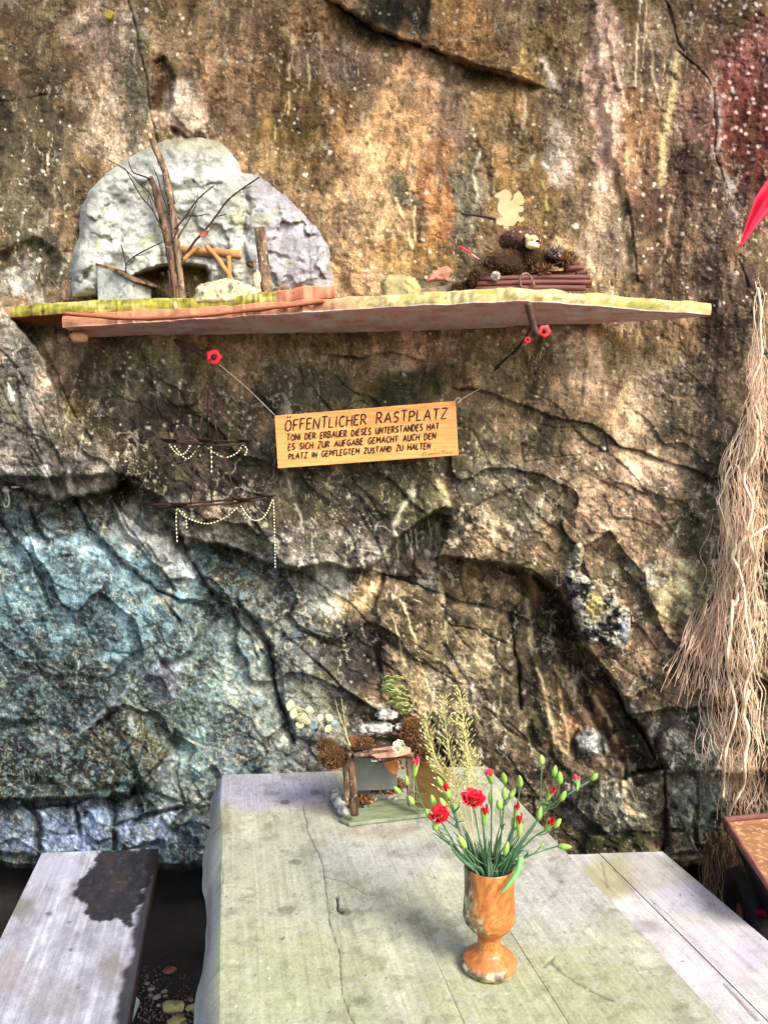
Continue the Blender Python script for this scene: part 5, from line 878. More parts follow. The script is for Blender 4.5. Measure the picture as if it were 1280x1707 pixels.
# bundle of thin maroon sticks with moss nest
bun = thing('stick_bundle', V(890, 478, 2.12), 'bundle of maroon sticks laid flat on the shelf under the moss nest', 'stick bundle')
mat('maroon_stick', c(116, 66, 56), c(66, 36, 32), 30, .6, (.15, 1, 1), bump=.2)
R = random.Random(11); rows = [(455, 2.20, 960, 978), (447, 2.24, 940, 972), (440, 2.27, 930, 966), (463, 2.15, 800, 982), (471, 2.13, 795, 985), (480, 2.115, 792, 975), (477, 2.17, 820, 985), (471, 2.20, 850, 984), (463, 2.22, 845, 980), (456, 2.25, 870, 976)]
for y, Yd, xa, xb in rows:
    y2 = y + R.uniform(-2, 2); k = [(xa, y + 3), ((xa + xb) / 2, (y + y2) / 2), (xb, y2)]; stick('stick', k, Yd, [.0080, .0088, .0082], 'maroon_stick', parent=bun, n=8, jit=.05, seg=4)
stick('twig_loop', [(868, 478), (866, 462), (876, 456), (884, 462), (890, 476)], 2.10, .0035, 'bark_grey', parent=bun, n=7)
moss('moss_nest', 'brown_moss', [(V(840, 442, 2.18), (.075, .045, .040), .40), (V(890, 436, 2.19), (.06, .045, .036), .26), (V(800, 462, 2.17), (.035, .03, .028), .14), (V(935, 432, 2.20), (.045, .04, .018), .2)], 6500, 'tangled brown moss nest on top of the maroon stick bundle', .009, 5)
tuft('dry_oak_leaves', 'rust_moss', [(V(905, 450, 2.14), (.03, .012, .012), .4), (V(940, 434, 2.16), (.03, .02, .010), .6)], 260, .012, .0022, 9).name
o = bpy.data.objects['dry_oak_leaves']; o['kind'] = 'stuff'; o['label'] = 'crumpled rusty leaf litter hanging over the stick bundle'
moss('moss_clump', 'brown_moss', [(V(770, 482, 2.20), (.03, .02, .022), .6), (V(790, 474, 2.19), (.02, .02, .02), .4)], 900, 'small brown moss clump beside the slate shard', .010, 7)
# pine cones
def cone(ctr, r, m, label):
    t_ = thing('pine_cone', ctr, label, 'pine cone'); mb = MB(); mb.blob(ctr, (r * .6, r * .6, r * .7), 1, .05); mb.build('core', MATS['twig'], t_)
    sc = MB(); ctr = Vector(ctr); R_ = random.Random(3)
    for k in range(46):
        f = k / 45; th = math.acos(1 - 2 * f); ph = k * 2.39996; d = Vector((math.sin(th) * math.cos(ph), math.sin(th) * math.sin(ph), math.cos(th))); u_ = d.orthogonal().normalized(); v_ = d.cross(u_); b = ctr + d * r * .55; t1 = ctr + d * r * 1.02 + Vector((0, 0, r * .12)); w_ = r * .26
        sc.add([b - u_ * w_ * .5, b + u_ * w_ * .5, t1 + u_ * w_, t1 + v_ * w_ * .3, t1 - u_ * w_], [(0, 1, 2, 3), (0, 3, 4)])
    o = sc.build('scales', MATS[m], t_, smooth=False); o['kind'] = 'stuff'; thin(o, .001)
mat('cone_dark', c(80, 62, 56), c(190, 180, 172), 150, .6, contrast=(.45, .7)); mat('cone_pale', c(150, 138, 124), c(200, 190, 176), 120, .8)
cone(V(925, 421, 2.14), .020, 'cone_dark', 'dark glossy pine cone on the moss nest'); cone(V(826, 461, 2.11), .013, 'cone_pale', 'small pale open pine cone hanging before the moss nest')
# small furry figure with cream face
fig = thing('animal_figurine', V(870, 410, 2.19), 'small furry brown speckled animal figurine with cream face in the moss nest', 'figurine')
mat('fur_brown', c(96, 68, 52), c(48, 32, 26), 120, .95, c3=c(196, 160, 130), s3=70, t3=.63); mat('cream', c(240, 220, 176), c(226, 198, 146), 40, .8); mat('face_tan', c(206, 160, 104), c(230, 196, 150), 60, .85); mat('black', c(24, 22, 24), None, 10, .35, bump=0)
mb = MB(); mb.blob(V(866, 402, 2.20), (.062, .045, .036), 3, .12, 2); body = mb.build('body', MATS['fur_brown'], fig); tuft('fur', 'fur_brown', [(V(866, 402, 2.20), (.063, .046, .037), 1.0)], 1300, .007, .0012, 21, body, 'stuff')
mb = MB(); mb.blob(V(886, 402, 2.145), (.019, .02, .016), 3, .08, 3); hd = mb.build('head', MATS['face_tan'], fig)
mb = MB(); mb.blob(V(887, 409, 2.134), (.020, .014, .011), 2, .08, 5); mb.build('muzzle', MATS['cream'], hd)
mb = MB(); mb.blob(V(878, 394, 2.145), (.007, .005, .007), 2, .05, 6); mb.build('ear', MATS['cream'], hd); mb = MB(); mb.blob(V(896, 402, 2.128), (.006, .005, .004), 2, 0); mb.build('nose', MATS['black'], hd); mb = MB(); mb.blob(V(887, 400, 2.1245), (.0024, .002, .0024), 2, 0); mb.build('eye', MATS['black'], hd)
# squirrel silhouette cut from plywood
SQ = [(823, 327), (828, 322), (833, 320), (838, 316), (845, 316), (851, 321), (853, 328), (851, 333), (848, 337), (854, 332), (857, 323), (862, 320), (864, 322), (866, 318), (868, 322), (872, 328), (874, 335), (871, 341), (864, 342), (866, 343), (872, 344), (873, 349), (870, 354), (865, 353), (863, 357), (866, 362), (872, 361), (874, 366), (868, 371), (862, 368), (858, 374), (853, 377), (848, 376), (844, 381), (840, 382), (838, 374), (835, 376), (828, 374), (827, 369), (829, 365), (833, 363), (838, 362), (832, 356), (829, 350), (829, 342), (832, 335), (832, 331), (827, 330)]
mb = MB(); mb.prism([V(x, y, 2.22) for x, y in SQ], (0, .005, 0)); tag(mb.build('squirrel_cutout', mat('plywood', c(180, 164, 122), c(160, 140, 98), 20, .7, bump=.1), smooth=False), 'pale plywood squirrel silhouette standing above the furry figurine', 'ornament')
for pts, lab in (([(858, 378), (876, 345), (874, 330)], 'dry stalk behind the squirrel cutout'), ([(880, 378), (882, 350), (876, 338)], 'dry stalk behind the squirrel cutout'), ([(888, 380), (890, 355), (884, 340)], 'dry stalk behind the squirrel cutout'), ([(872, 376), (868, 368), (860, 362)], 'dry stalk behind the squirrel cutout'), ([(893, 384), (886, 356), (880, 350)], 'dry stalk behind the squirrel cutout')): stick('dry_stalk', pts, 2.235, [.0014, .0008], 'bark_grey', lab, 'stalk', n=5, group='dry stalks behind the cutout')
stick('dark_twig', [(768, 356), (800, 360), (826, 366)], 2.30, [.003, .004], 'twig', 'dark twig sticking out of the rock left of the squirrel cutout', n=6); bpy.data.objects['dark_twig']['label'] = 'dark twig behind the squirrel cutout, against the rock'
cp = thing('clothes_peg', V(782, 420, 2.15), 'tiny red clothes peg clipped over the moss nest edge', 'clothes peg'); mb = MB(); mb.tube([V(766, 411, 2.14), V(774, 415, 2.14), V(786, 423, 2.15)], [.006, .005, .003], 6, flat=.5); mb.build('red_jaw', MATS['red_cap'], cp); mb = MB(); mb.tube([V(770, 416, 2.142), V(784, 423, 2.15), V(798, 432, 2.16)], [.0035, .003, .002], 6); mb.build('pale_jaw', mat('pale_pink', c(226, 170, 160), None, 30), cp)
stick('rust_litter', [(448, 492), (470, 482), (498, 488)], 2.20, [.006, .012, .006], 'bark_grey', 'heap of brown bark crumbs behind the short stick stub', 'bark', n=8, jit=.4)
leafs = MB(); leaf_mesh(leafs, V(292, 509, 2.115), (0, 0, 1), (1, 0, 0), .024, .006, .1); tag(thin(leafs.build('small_leaf', mat('pale_leaf', c(226, 188, 130), c(206, 160, 100), 60))), 'tiny pale leaf stuck to the mossy edge of the slab', 'leaf')

# ------------------------------------------------------------------ lichened stump in the rock cleft
def lump_c(A, B):
    Cc = np.empty(A.shape + (3,)); Cc[:] = c(150, 146, 124); n_ = fbm(A / 13, B / 11, 441, 5, .62); Cc = mixc(Cc, ss(.02, .12, n_), c(40, 38, 40)); Cc = mixc(Cc, ss(-.12, -.3, n_) * .8, c(216, 212, 196)); Cc = mixc(Cc, .9 * ss(1.1, .5, np.sqrt(((A - 990) / 16) ** 2 + ((B - 1010) / 28) ** 2)), c(206, 186, 118)); Cc = mixc(Cc, ss(945, 930, B) * .6, c(190, 188, 150)); Cc = mixc(Cc, .7 * ss(1.1, .4, np.sqrt(((A - 1042) / 9) ** 2 + ((B - 1050) / 22) ** 2)), c(180, 188, 200)); return np.clip(.62 * Cc * np.exp(.4 * fbm(A / 4, B / 4, 442, 2))[..., None], .01, .7)
yl = float(np.mean([wall_depth(1000, 1010), wall_depth(1030, 1000)])) - .01
tag(relief('lichened_stump', [(958, 908), (966, 902), (973, 912), (970, 930), (964, 950), (976, 960), (990, 975), (1003, 995), (1015, 990), (1025, 992), (1030, 1008), (1048, 1014), (1051, 1040), (1045, 1070), (1036, 1086), (1020, 1078), (1002, 1070), (990, 1072), (978, 1070), (968, 1050), (957, 1020), (948, 990), (943, 960), (945, 945), (953, 940), (954, 925)], yl, .035, 'rock', None, 1.6, 1.0, lambda A, B: .026 * fbm(A / 10, B / 10, 443, 4, .65), lump_c, 14, .5), 'black and white lichened stump lodged in a cleft of the rock', 'stump')

# ------------------------------------------------------------------ turned wooden vase on the table
vb = PZ(815, 1611, .751); vase = thing('vase', vb, 'turned orange wooden goblet vase with patches of bark on the table', 'vase')
prof = [(.0005, 0), (.044, 0), (.0468, .004), (.0472, .010), (.044, .017), (.034, .023), (.024, .030), (.0205, .038), (.0198, .050), (.0215, .058), (.027, .065), (.036, .074), (.042, .083), (.0445, .092), (.0445, .102), (.0435, .115), (.0425, .135), (.0424, .155), (.0435, .181), (.0425, .1825), (.0395, .181), (.038, .15), (.036, .11), (.0005, .10)]
nseg = 72; zz = np.array([p[1] for p in prof]); zi = np.concatenate([np.linspace(zz[i], zz[i + 1], 4, endpoint=False) for i in range(len(zz) - 1)] + [[zz[-1]]]); ti = np.concatenate([np.linspace(i, i + 1, 4, endpoint=False) for i in range(len(zz) - 1)] + [[len(zz) - 1]]); ri = np.interp(ti, range(len(zz)), [p[0] for p in prof])
TH, ZI = np.meshgrid(np.linspace(0, 2 * np.pi, nseg + 1), zi); RI = np.tile(ri[:, None], (1, nseg + 1)); wx = np.sin(TH) ; inner = np.tile((ti > 18.6)[:, None], (1, nseg + 1))
nzv = fbm(TH * 2.2, ZI / .012, 451, 5, .6); lx = np.cos(TH - math.radians(188))     # bark side faces left
bark = np.maximum(ss(.78, .92, lx + .2 * nzv) * ss(.075, .085, ZI), 1.0 * ss(.35, .6, lx + .3 * nzv) * ss(.125, .085, ZI + .01 * nzv) * ss(.07, .08, ZI)); bark = np.maximum(bark, ss(.02, .01, ZI) * ss(.2, .5, np.cos(TH - math.radians(235)) + .4 * nzv)); bark = np.maximum(bark, ss(.8, .9, np.cos(TH - math.radians(10)) + .25 * nzv) * ss(.105, .095, ZI) * ss(.078, .085, ZI)); bark *= ~inner
rings = np.sin(2 * np.pi * (np.sqrt(((TH - math.radians(285)) * .042) ** 2 + ((ZI - .14) * .42) ** 2) / .0042 + 1.6 * fbm(TH * 3, ZI / .03, 453, 3)))
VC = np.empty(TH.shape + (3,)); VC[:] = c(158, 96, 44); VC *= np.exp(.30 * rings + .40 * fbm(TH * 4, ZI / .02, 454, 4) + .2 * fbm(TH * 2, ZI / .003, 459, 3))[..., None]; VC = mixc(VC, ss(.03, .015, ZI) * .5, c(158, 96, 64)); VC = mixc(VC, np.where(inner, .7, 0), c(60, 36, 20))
VC = mixc(VC, bark * .95, c(110, 100, 70) * np.exp(1.5 * fbm(TH * 4, ZI / .010, 455, 4, .65))[..., None]); VC = mixc(VC, bark * .7 * ss(.15, .4, fbm(TH * 5, ZI / .012, 456, 3)), c(216, 206, 160)); VC = mixc(VC, bark * .8 * ss(.15, .4, fbm(TH * 5, ZI / .012, 457, 3)), c(36, 34, 22))
RR = RI + bark * .0012 * (1 + 1.2 * fbm(TH * 9, ZI / .006, 458, 3)) - (1 - bark) * 0
vmat('vase_wood', 120, .08, .15, 200, .0008, .42, spec=.5); me = grid_mesh('goblet', np.stack([vb[0] + RR * np.cos(TH), vb[1] + RR * np.sin(TH), vb[2] + ZI], -1), np.clip(VC, .01, .8)); o = link('goblet', me, MATS['vase_wood'], vase); o.matrix_parent_inverse = pw(vase).inverted()
# ------------------------------------------------------------------ carnations
mat('stem_green', c(88, 120, 80), c(58, 90, 58), 60, .6, bump=.1); mat('leaf_green', c(76, 108, 76), c(44, 74, 52), 30, .55, (1, 1, .2), bump=.1); mat('bud_green', c(156, 186, 92), c(92, 138, 54), 55, .5, (1, 1, .2), bump=.1); mat('petal_red', c(200, 16, 40), c(160, 6, 28), 60, .6, bump=.15); mat('petal_pink', c(240, 70, 110), c(224, 36, 70), 70, .6)
vt = Vector((vb[0], vb[1], vb[2] + .178)); RF = random.Random(21)
def fp(px, py, dy): return V(px, py, vt.y + dy)
def bud(parent, p, d, L, W, tip=None):
    L *= RF.uniform(.85, 1.18); W *= RF.uniform(.85, 1.15); d = (d.normalized() + Vector((RF.uniform(-.25, .25), RF.uniform(-.3, .1), 0))).normalized(); rot = d.to_track_quat('Z', 'Y').to_matrix().to_4x4(); M = Matrix.Translation(p) @ rot; mb = MB()
    mb.lathe([(.0004, 0), (W * .55, L * .06), (W * .9, L * .25), (W, L * .45), (W * .82, L * .7), (W * .45, L * .9), (.0004, L)] if not tip else [(.0004, 0), (W * .5, L * .06), (W * .78, L * .3), (W * .95, L * .6), (W * 1.0, L * .78)], 10, M); o = mb.build('bud', MATS['bud_green'], parent)
    if tip:
        mp = MB()
        for k in range(9):
            a = k * 2.4; rr = W * (.45 + .75 * ((k * 7) % 5) / 5); c0 = M @ Vector((math.cos(a) * rr * .6, math.sin(a) * rr * .6, L * .55)); c1 = M @ Vector((math.cos(a) * rr, math.sin(a) * rr, L * (.92 + .13 * (k % 3)))); u_ = (M.to_3x3() @ Vector((-math.sin(a), math.cos(a), 0))) * W * .42; mp.add([c0 - u_, c0 + u_, c1 + u_ * 1.1, c1 + (c1 - c0) * .12, c1 - u_ * 1.1], [(0, 1, 2, 3), (0, 3, 4)])
        pt = mp.build('petals', MATS[tip], o, smooth=False); thin(pt, .0006)
        ms = MB()
        for k in range(5):                       # pointed sepals round the opening
            a = 2 * math.pi * k / 5; b0 = [M @ Vector((math.cos(a + e) * W * 1.0, math.sin(a + e) * W * 1.0, L * .7)) for e in (-.5, .5)]; tp_ = M @ Vector((math.cos(a) * W * 1.25, math.sin(a) * W * 1.25, L * 1.0)); ms.add([b0[0], b0[1], tp_], [(0, 1, 2)])
        thin(ms.build('sepals', MATS['bud_green'], o, smooth=False, kind='stuff'), .0005)
    return o
def bloom(parent, p, d, R_):
    d = d.normalized(); rot = d.to_track_quat('Z', 'Y').to_matrix().to_4x4(); M = Matrix.Translation(p) @ rot; mb = MB(); mb.lathe([(.0004, 0), (.004, .002), (.0055, .010), (.0065, .019), (.0055, .02)], 10, M); cal = mb.build('calyx', MATS['bud_green'], parent)
    fl = thing_part('bloom', M, parent); rr_ = random.Random(int(p.x * 1e4)); n = 0
    for ring, (cnt, tilt, rad) in enumerate(((7, 1.25, 1.0), (8, .95, .92), (7, .6, .8), (6, .28, .66))):
        for k in range(cnt):
            a = 2 * math.pi * (k + .5 * ring) / cnt + rr_.uniform(-.2, .2); ti_ = tilt + rr_.uniform(-.15, .15); Lp = R_ * rad * rr_.uniform(.9, 1.1); mb = MB(); rows = []
            ax = Vector((math.cos(a) * math.sin(ti_), math.sin(a) * math.sin(ti_), math.cos(ti_))); sv = Vector((-math.sin(a), math.cos(a), 0)); nv = ax.cross(sv)
            for i in range(4):
                t = i / 3; wd = R_ * (.10 + .42 * t); row = []
                for j in range(6):
                    u_ = j / 5 - .5; fr = (rr_.uniform(-.10, .08) if i == 3 else 0) * R_; row.append(Vector((0, 0, .012)) + ax * (Lp * t * (1 - .18 * (2 * u_) ** 2) + fr) + sv * wd * 2 * u_ * .62 + nv * (R_ * .10 * math.sin(j * 2.6 + k) * t + R_ * .18 * t * t))
                rows.append(row)
            o_ = len(mb.v); mb.v += [tuple(M @ v) for r_ in rows for v in r_]
            for i in range(3):
                for j in range(5): mb.f.append((o_ + i * 6 + j, o_ + i * 6 + j + 1, o_ + (i + 1) * 6 + j + 1, o_ + (i + 1) * 6 + j))
            thin(mb.build('petal', MATS['petal_red'], fl), .0005)
    return fl
def thing_part(name, M, parent):                 # the heart of a bloom; its petals hang on it
    mb = MB(); mb.blob(M @ Vector((0, 0, .016)), (.006, .006, .006), 1, .1); return mb.build(name, MATS['petal_red'], parent)
def blade(mb, pts, w_):
    P_ = bez(pts, 5); n = len(P_)
    o_ = len(mb.v); view = Vector((0, -1, .6)).normalized()
    for i, p in enumerate(P_):
        t = (P_[min(i + 1, n - 1)] - P_[max(i - 1, 0)]).normalized(); s_ = t.cross(view).normalized() * w_ * (1 - (i / (n - 1)) ** 2.2 * .92); fo = t.cross(s_).normalized() * w_ * .35; mb.v += [tuple(p - s_ + fo), tuple(p), tuple(p + s_ + fo)]
    for i in range(n - 1):
        for j in (0, 1): mb.f.append((o_ + i * 3 + j, o_ + i * 3 + j + 1, o_ + i * 3 + 3 + j + 1, o_ + i * 3 + 3 + j))
ST = [  # label, mouth px, via points, tip (x, y, kind), side buds (from t along the stem), depth
 ('carnation stem with a pink-tipped bud reaching over the slate slab', 792, [(748, 1405), (706, 1345)], (690, 1296, 'p', 689, 1270), [(.80, 664, 1316, ''), (.86, 675, 1300, ''), (.72, 684, 1331, 'L')], -.01),
 ('carnation stem with the smaller open red bloom and two green buds', 796, [(765, 1420), (745, 1385)], (734, 1366, 'B', 728, 1345), [(.75, 713, 1357, ''), (.62, 722, 1375, 'L')], -.035),
 ('carnation stem with a bursting red bud above the smaller open bloom', 800, [(782, 1425), (762, 1375)], (750, 1335, 'r', 738, 1312), [(.72, 719, 1334, 'L'), (.80, 739, 1337, ''), (.62, 758, 1348, ''), (.88, 734, 1300, 'L')], .01),
 ('carnation stem with the largest open red bloom', 808, [(802, 1420), (794, 1370)], (788, 1342, 'B2', 789, 1315), [], -.02),
 ('carnation stem with a slim bud barely tipped in red below the largest bloom', 812, [(812, 1430), (808, 1400)], (806, 1378, 'r', 804, 1352), [(.35, 772, 1404, 'L')], -.04),
 ('carnation stem with a half-open pink bud beside the grass plume', 816, [(818, 1420), (819, 1350)], (819, 1306, 'p', 820, 1285), [(.78, 817, 1330, 'L')], .03),
 ('carnation stem with a tight cluster of four green buds', 820, [(832, 1420), (838, 1360)], (841, 1306, '', 842, 1285), [(.80, 841, 1322, 'L'), (.84, 852, 1320, 'L'), (.66, 833, 1338, 'L')], .0),
 ('tall carnation stem topped by one plump green bud', 826, [(850, 1410), (860, 1350)], (867, 1312, 'L', 868, 1290), [(.62, 858, 1352, 'r'), (.5, 857, 1372, 'L')], -.01),
 ('carnation stem with a low red bud above the vase rim', 826, [(845, 1430), (860, 1405)], (865, 1396, 'r', 870, 1368), [(.45, 841, 1416, 'L')], -.045),
 ('long branching carnation stem carrying most of the green buds', 834, [(870, 1400), (910, 1350), (950, 1322)], (985, 1300, '', 996, 1290), [(.86, 963, 1306, 'p'), (.62, 938, 1326, 'L'), (.66, 934, 1296, 'L'), (.6, 924, 1284, 'L'), (.55, 903, 1266, ''), (.52, 912, 1325, 'r'), (.42, 900, 1357, 'L')], -.01),
 ('carnation stem with a ragged opening red bud and green sepals', 832, [(860, 1425), (890, 1395)], (908, 1385, 'r', 918, 1368), [(.8, 928, 1372, '')], -.03),
 ('low carnation stem bending out to one green bud over the table edge', 836, [(868, 1432), (905, 1418)], (928, 1411, 'L', 950, 1409), [(.55, 903, 1408, 's')], -.02),
]
for lab, mx, via, tip, sides, dy in ST:
    root = Vector((vt.x + (mx - 815) / F * vt.y * .75, vt.y + RF.uniform(-.015, .015), vb[2] + .115)); lip = fp(mx, 1452, dy * .4)
    cs = thing('carnation', root, lab, 'flower', 'carnations in the wooden vase'); k = len(via)
    pts = [root, lip] + [fp(x, y, dy * (.6 + .4 * i / k) + RF.uniform(-.006, .006)) for i, (x, y) in enumerate(via)] + [fp(tip[0], tip[1], dy)]; P_ = bez(pts, 7)
    mb = MB(); mb.tube(P_, list(np.linspace(.0019, .0012, len(P_))), 7); stem_o = mb.build('stem', MATS['stem_green'], cs)
    for i in range(7, len(P_) - 4, 9): mb = MB(); mb.blob(P_[i], (.0028,) * 3, 1, 0); mb.build('node', MATS['stem_green'], stem_o)
    tp = P_[-1]; d = fp(tip[3], tip[4], dy - .006) - tp
    if tip[2] in ('B', 'B2'): bloom(cs, tp, (d.normalized() + Vector((0, -.75, .35))).normalized(), .0225 if tip[2] == 'B2' else .0195)
    else: bud(cs, tp, d, d.length * 1.05, .0060 if tip[2] else .0050, {'p': 'petal_pink', 'r': 'petal_red'}.get(tip[2]))
    for (t, x, y, kd) in sides:
        i = min(int(t * (len(P_) - 1)), len(P_) - 2); a = P_[i]; e = fp(x, y, dy + RF.uniform(-.018, .012)); upv = Vector((0, 0, .012)); dd = ((e - a).normalized() * .7 + Vector((0, 0, .6))).normalized(); L = {'': .019, 's': .009}.get(kd, .024); b0 = e - dd * L * .5
        mb = MB(); mb.tube(bez([a, a.lerp(b0, .5) + Vector((0, 0, -.004)), b0], 5), [.0011] * 11, 6); mb.build('branch', MATS['stem_green'], cs)
        bud(cs, b0, dd, L, {'': .0047, 's': .002}.get(kd, .0056), {'p': 'petal_pink', 'r': 'petal_red'}.get(kd))
        if RF.random() < .6: mb = MB(); blade(mb, [a, a + Vector((RF.uniform(-.012, .012), -.004, .012)), a + Vector((RF.uniform(-.022, .022), -.006, .018))], .0016); thin(mb.build('leaf', MATS['leaf_green'], cs), .0004)
    for j in range(6):                           # narrow leaves in the mouth of the vase and up the stem
        b0 = Vector((vt.x + RF.uniform(-.028, .028), vt.y + RF.uniform(-.03, .022), vb[2] + .165)); out = Vector(((b0.x - vt.x) * 1.4 + RF.uniform(-.02, .02), RF.uniform(-.02, .01), RF.uniform(.03, .085)))
        mb = MB(); blade(mb, [b0, b0 + out * .55 + Vector((0, 0, .008)), b0 + out], RF.uniform(.0013, .0028)); thin(mb.build('leaf', MATS['leaf_green'], cs), .0004)
mb = MB(); blade(mb, [fp(868, 1428, -.03), fp(864, 1450, -.045), fp(848, 1474, -.055), fp(833, 1491, -.057)], .0052); o = mb.build('leaf', mat('leaf_bright', c(112, 160, 90), c(84, 136, 76), 30, .5, bump=.1), bpy.data.objects['carnation.008']); thin(o, .0005)
mb = MB(); blade(mb, [fp(792, 1450, -.03), fp(765, 1428, -.035), fp(745, 1398, -.03)], .0035); thin(mb.build('leaf', MATS['leaf_green'], bpy.data.objects['carnation']), .0004); mb = MB(); blade(mb, [fp(790, 1450, -.02), fp(760, 1415, -.02), fp(722, 1388, -.01)], .003); thin(mb.build('leaf', MATS['leaf_green'], bpy.data.objects['carnation.001']), .0004)
# grass plumes
mat('grass_straw', c(224, 214, 150), c(186, 182, 110), 60, .7, bump=.1)
for gi, (pts, n, lab) in enumerate([([(800, 1455), (785, 1350), (778, 1250), (766, 1150)], 90, 'tallest feathery grass stalk in the vase'), ([(798, 1455), (775, 1350), (750, 1260), (738, 1165)], 80, 'feathery grass stalk leaning towards the moss on the table ornament'), ([(796, 1455), (765, 1350), (725, 1260), (708, 1200)], 80, 'lowest outer feathery grass stalk nearest the moss roof'), ([(803, 1455), (795, 1360), (788, 1290), (770, 1205)], 70, 'feathery grass stalk just behind the tallest one'), ([(800, 1455), (778, 1380), (748, 1310), (728, 1270)], 60, 'short drooping feathery grass stalk behind the carnation buds')]):
    dy = .035 + .012 * gi; P_ = bez([Vector((vt.x - .01, vt.y + .02, vb[2] + .12))] + [fp(x, y, dy) for x, y in pts], 12); gs = thing('grass_stalk', P_[0], lab, 'grass'); mb = MB(); mb.tube(P_, list(np.linspace(.0012, .0005, len(P_))), 5); mb.build('stalk', MATS['grass_straw'], gs)
    mb = MB(); mt = MB(); st0 = int(len(P_) * .52)
    for k in range(int(n * 1.5)):
        f = RF.random(); i = min(st0 + int(f * (len(P_) - 1 - st0)), len(P_) - 2); a = P_[i]; d = (P_[i + 1] - P_[i]).normalized(); sd_ = Vector((RF.uniform(-1, 1), RF.uniform(-.6, .6), RF.uniform(-.2, .5))); l = RF.uniform(.008, .045) * (1.05 - .7 * f); e = a + (d * .75 + sd_ * .75).normalized() * l + Vector((0, 0, -l * .12)); mt.tube([a, a.lerp(e, .5) + Vector((0, 0, .001)), e], .00035, 3, cap=False)
        dd = ((e - a).normalized() + Vector((0, 0, .1))).normalized(); s_ = dd.orthogonal().normalized() * .0017; L = RF.uniform(.007, .012); mb.add([e, e + dd * L * .4 + s_, e + dd * L, e + dd * L * .4 - s_, e + dd * L * .4 + dd.cross(s_).normalized() * .0012], [(0, 1, 4), (1, 2, 4), (2, 3, 4), (3, 0, 4), (0, 3, 2, 1)])
    mb.build('spikelets', MATS['grass_straw'], gs, kind='stuff'); mt.build('branchlets', MATS['grass_straw'], gs, kind='stuff')

# ------------------------------------------------------------------ twig shelter with moss roof at the far end of the table
def tz(px, py): return Vector(PZ(px, py, .752))
NY = 1.80
def nv(px, py, dy=0): return V(px, py, NY + dy)
hut = thing('twig_shelter', tz(640, 1345), 'miniature bark-roofed shelter on twig posts with one board wall, on the table', 'ornament')
stick('post', [(583, 1254), (588, 1300), (591, 1358)], NY - .02, [.0095, .0085, .010], 'bark_brown', parent=hut, n=9); stick('post', [(574, 1270), (577, 1310), (578, 1340)], NY + .07, [.007, .007], 'bark_grey', parent=hut, n=8); stick('post', [(682, 1262), (683, 1300), (684, 1342)], NY + .03, [.008, .008], 'bark_grey', parent=hut, n=8)
mat('side_board', c(164, 124, 66), c(118, 84, 42), 16, .8, (.3, 1, 3), bump=.25); mat('dark_roof', c(74, 60, 50), c(40, 32, 30), 40, .9, bump=.6, c3=c(206, 196, 170), s3=45, t3=.66); mat('pale_card', c(112, 116, 106), c(84, 88, 82), 12, .7)
mb = MB(); mb.prism([nv(690, 1262, .03), nv(744, 1284, -.06), nv(744, 1352, -.06), nv(690, 1346, .03)], (.010, .006, 0)); mb.build('side_wall', MATS['side_board'], hut, smooth=False, bevel=.002)
mb = MB(); mb.prism([nv(590, 1262, .10), nv(662, 1266, .10), nv(662, 1316, .10), nv(590, 1318, .10)], (0, .004, 0)); mb.build('back_card', MATS['pale_card'], hut, smooth=False)
mb = MB(); mb.blob(nv(636, 1246, .04), (.075, .085, .014), 3, .22, 7, 3.0); mb.build('bark_roof', MATS['dark_roof'], hut)
stick('roof_beam', [(590, 1259), (640, 1256), (690, 1258)], NY - .035, [.0065, .008, .006], 'bark_brown', parent=hut, n=8)
mb = MB(); mb.prism([nv(620, 1259, -.045), nv(665, 1252, -.045), nv(685, 1256, -.045), nv(660, 1262, -.045), nv(628, 1264, -.045)], (0, .03, .004)); mb.build('bark_shingle', mat('pale_bark', c(206, 160, 130), c(150, 104, 84), 40, .8), hut, smooth=False)
mat('slate_green', c(128, 138, 104), c(96, 104, 78), 20, .75, (1, 3, 1), bump=.3, contrast=(.35, .65)); mb = MB(); sp_ = [tz(566, 1370), tz(582, 1378), tz(640, 1371), tz(712, 1362), tz(718, 1344), tz(690, 1336), tz(640, 1338), tz(600, 1350)]; mb.prism(sp_, (0, 0, .009)); tag(mb.build('slate_slab', MATS['slate_green'], smooth=False, bevel=.0015), 'flat greenish slate slab lying on the table under the twig shelter', 'slate')
moss('moss_roof_clump', 'rust_moss', [(nv(556, 1262, .0), (.036, .035, .026), .55), (nv(545, 1245, .02), (.022, .02, .02), .15), (nv(600, 1240, .01), (.035, .03, .015), .3)], 4200, 'rusty moss clump hanging over the twig post of the shelter', .006, 31)
moss('moss_roof_clump', 'rust_moss', [(nv(693, 1228, .02), (.042, .04, .048), .7), (nv(706, 1248, .0), (.028, .03, .024), .3)], 5000, 'tallest rusty moss mound on the roof beside the board wall', .0065, 33)
mat('lichen_green', c(156, 162, 100), c(112, 118, 66), 50, .85, bump=.4); mat('lichen_grey', c(176, 176, 164), c(96, 96, 88), 50, .9, bump=.6, contrast=(.4, .6))
fun = thing('lichen_stack', nv(664, 1180, .05), 'ruffled yellow-green leafy lichen stack on top of the moss roof', 'lichen')
RL = random.Random(8)
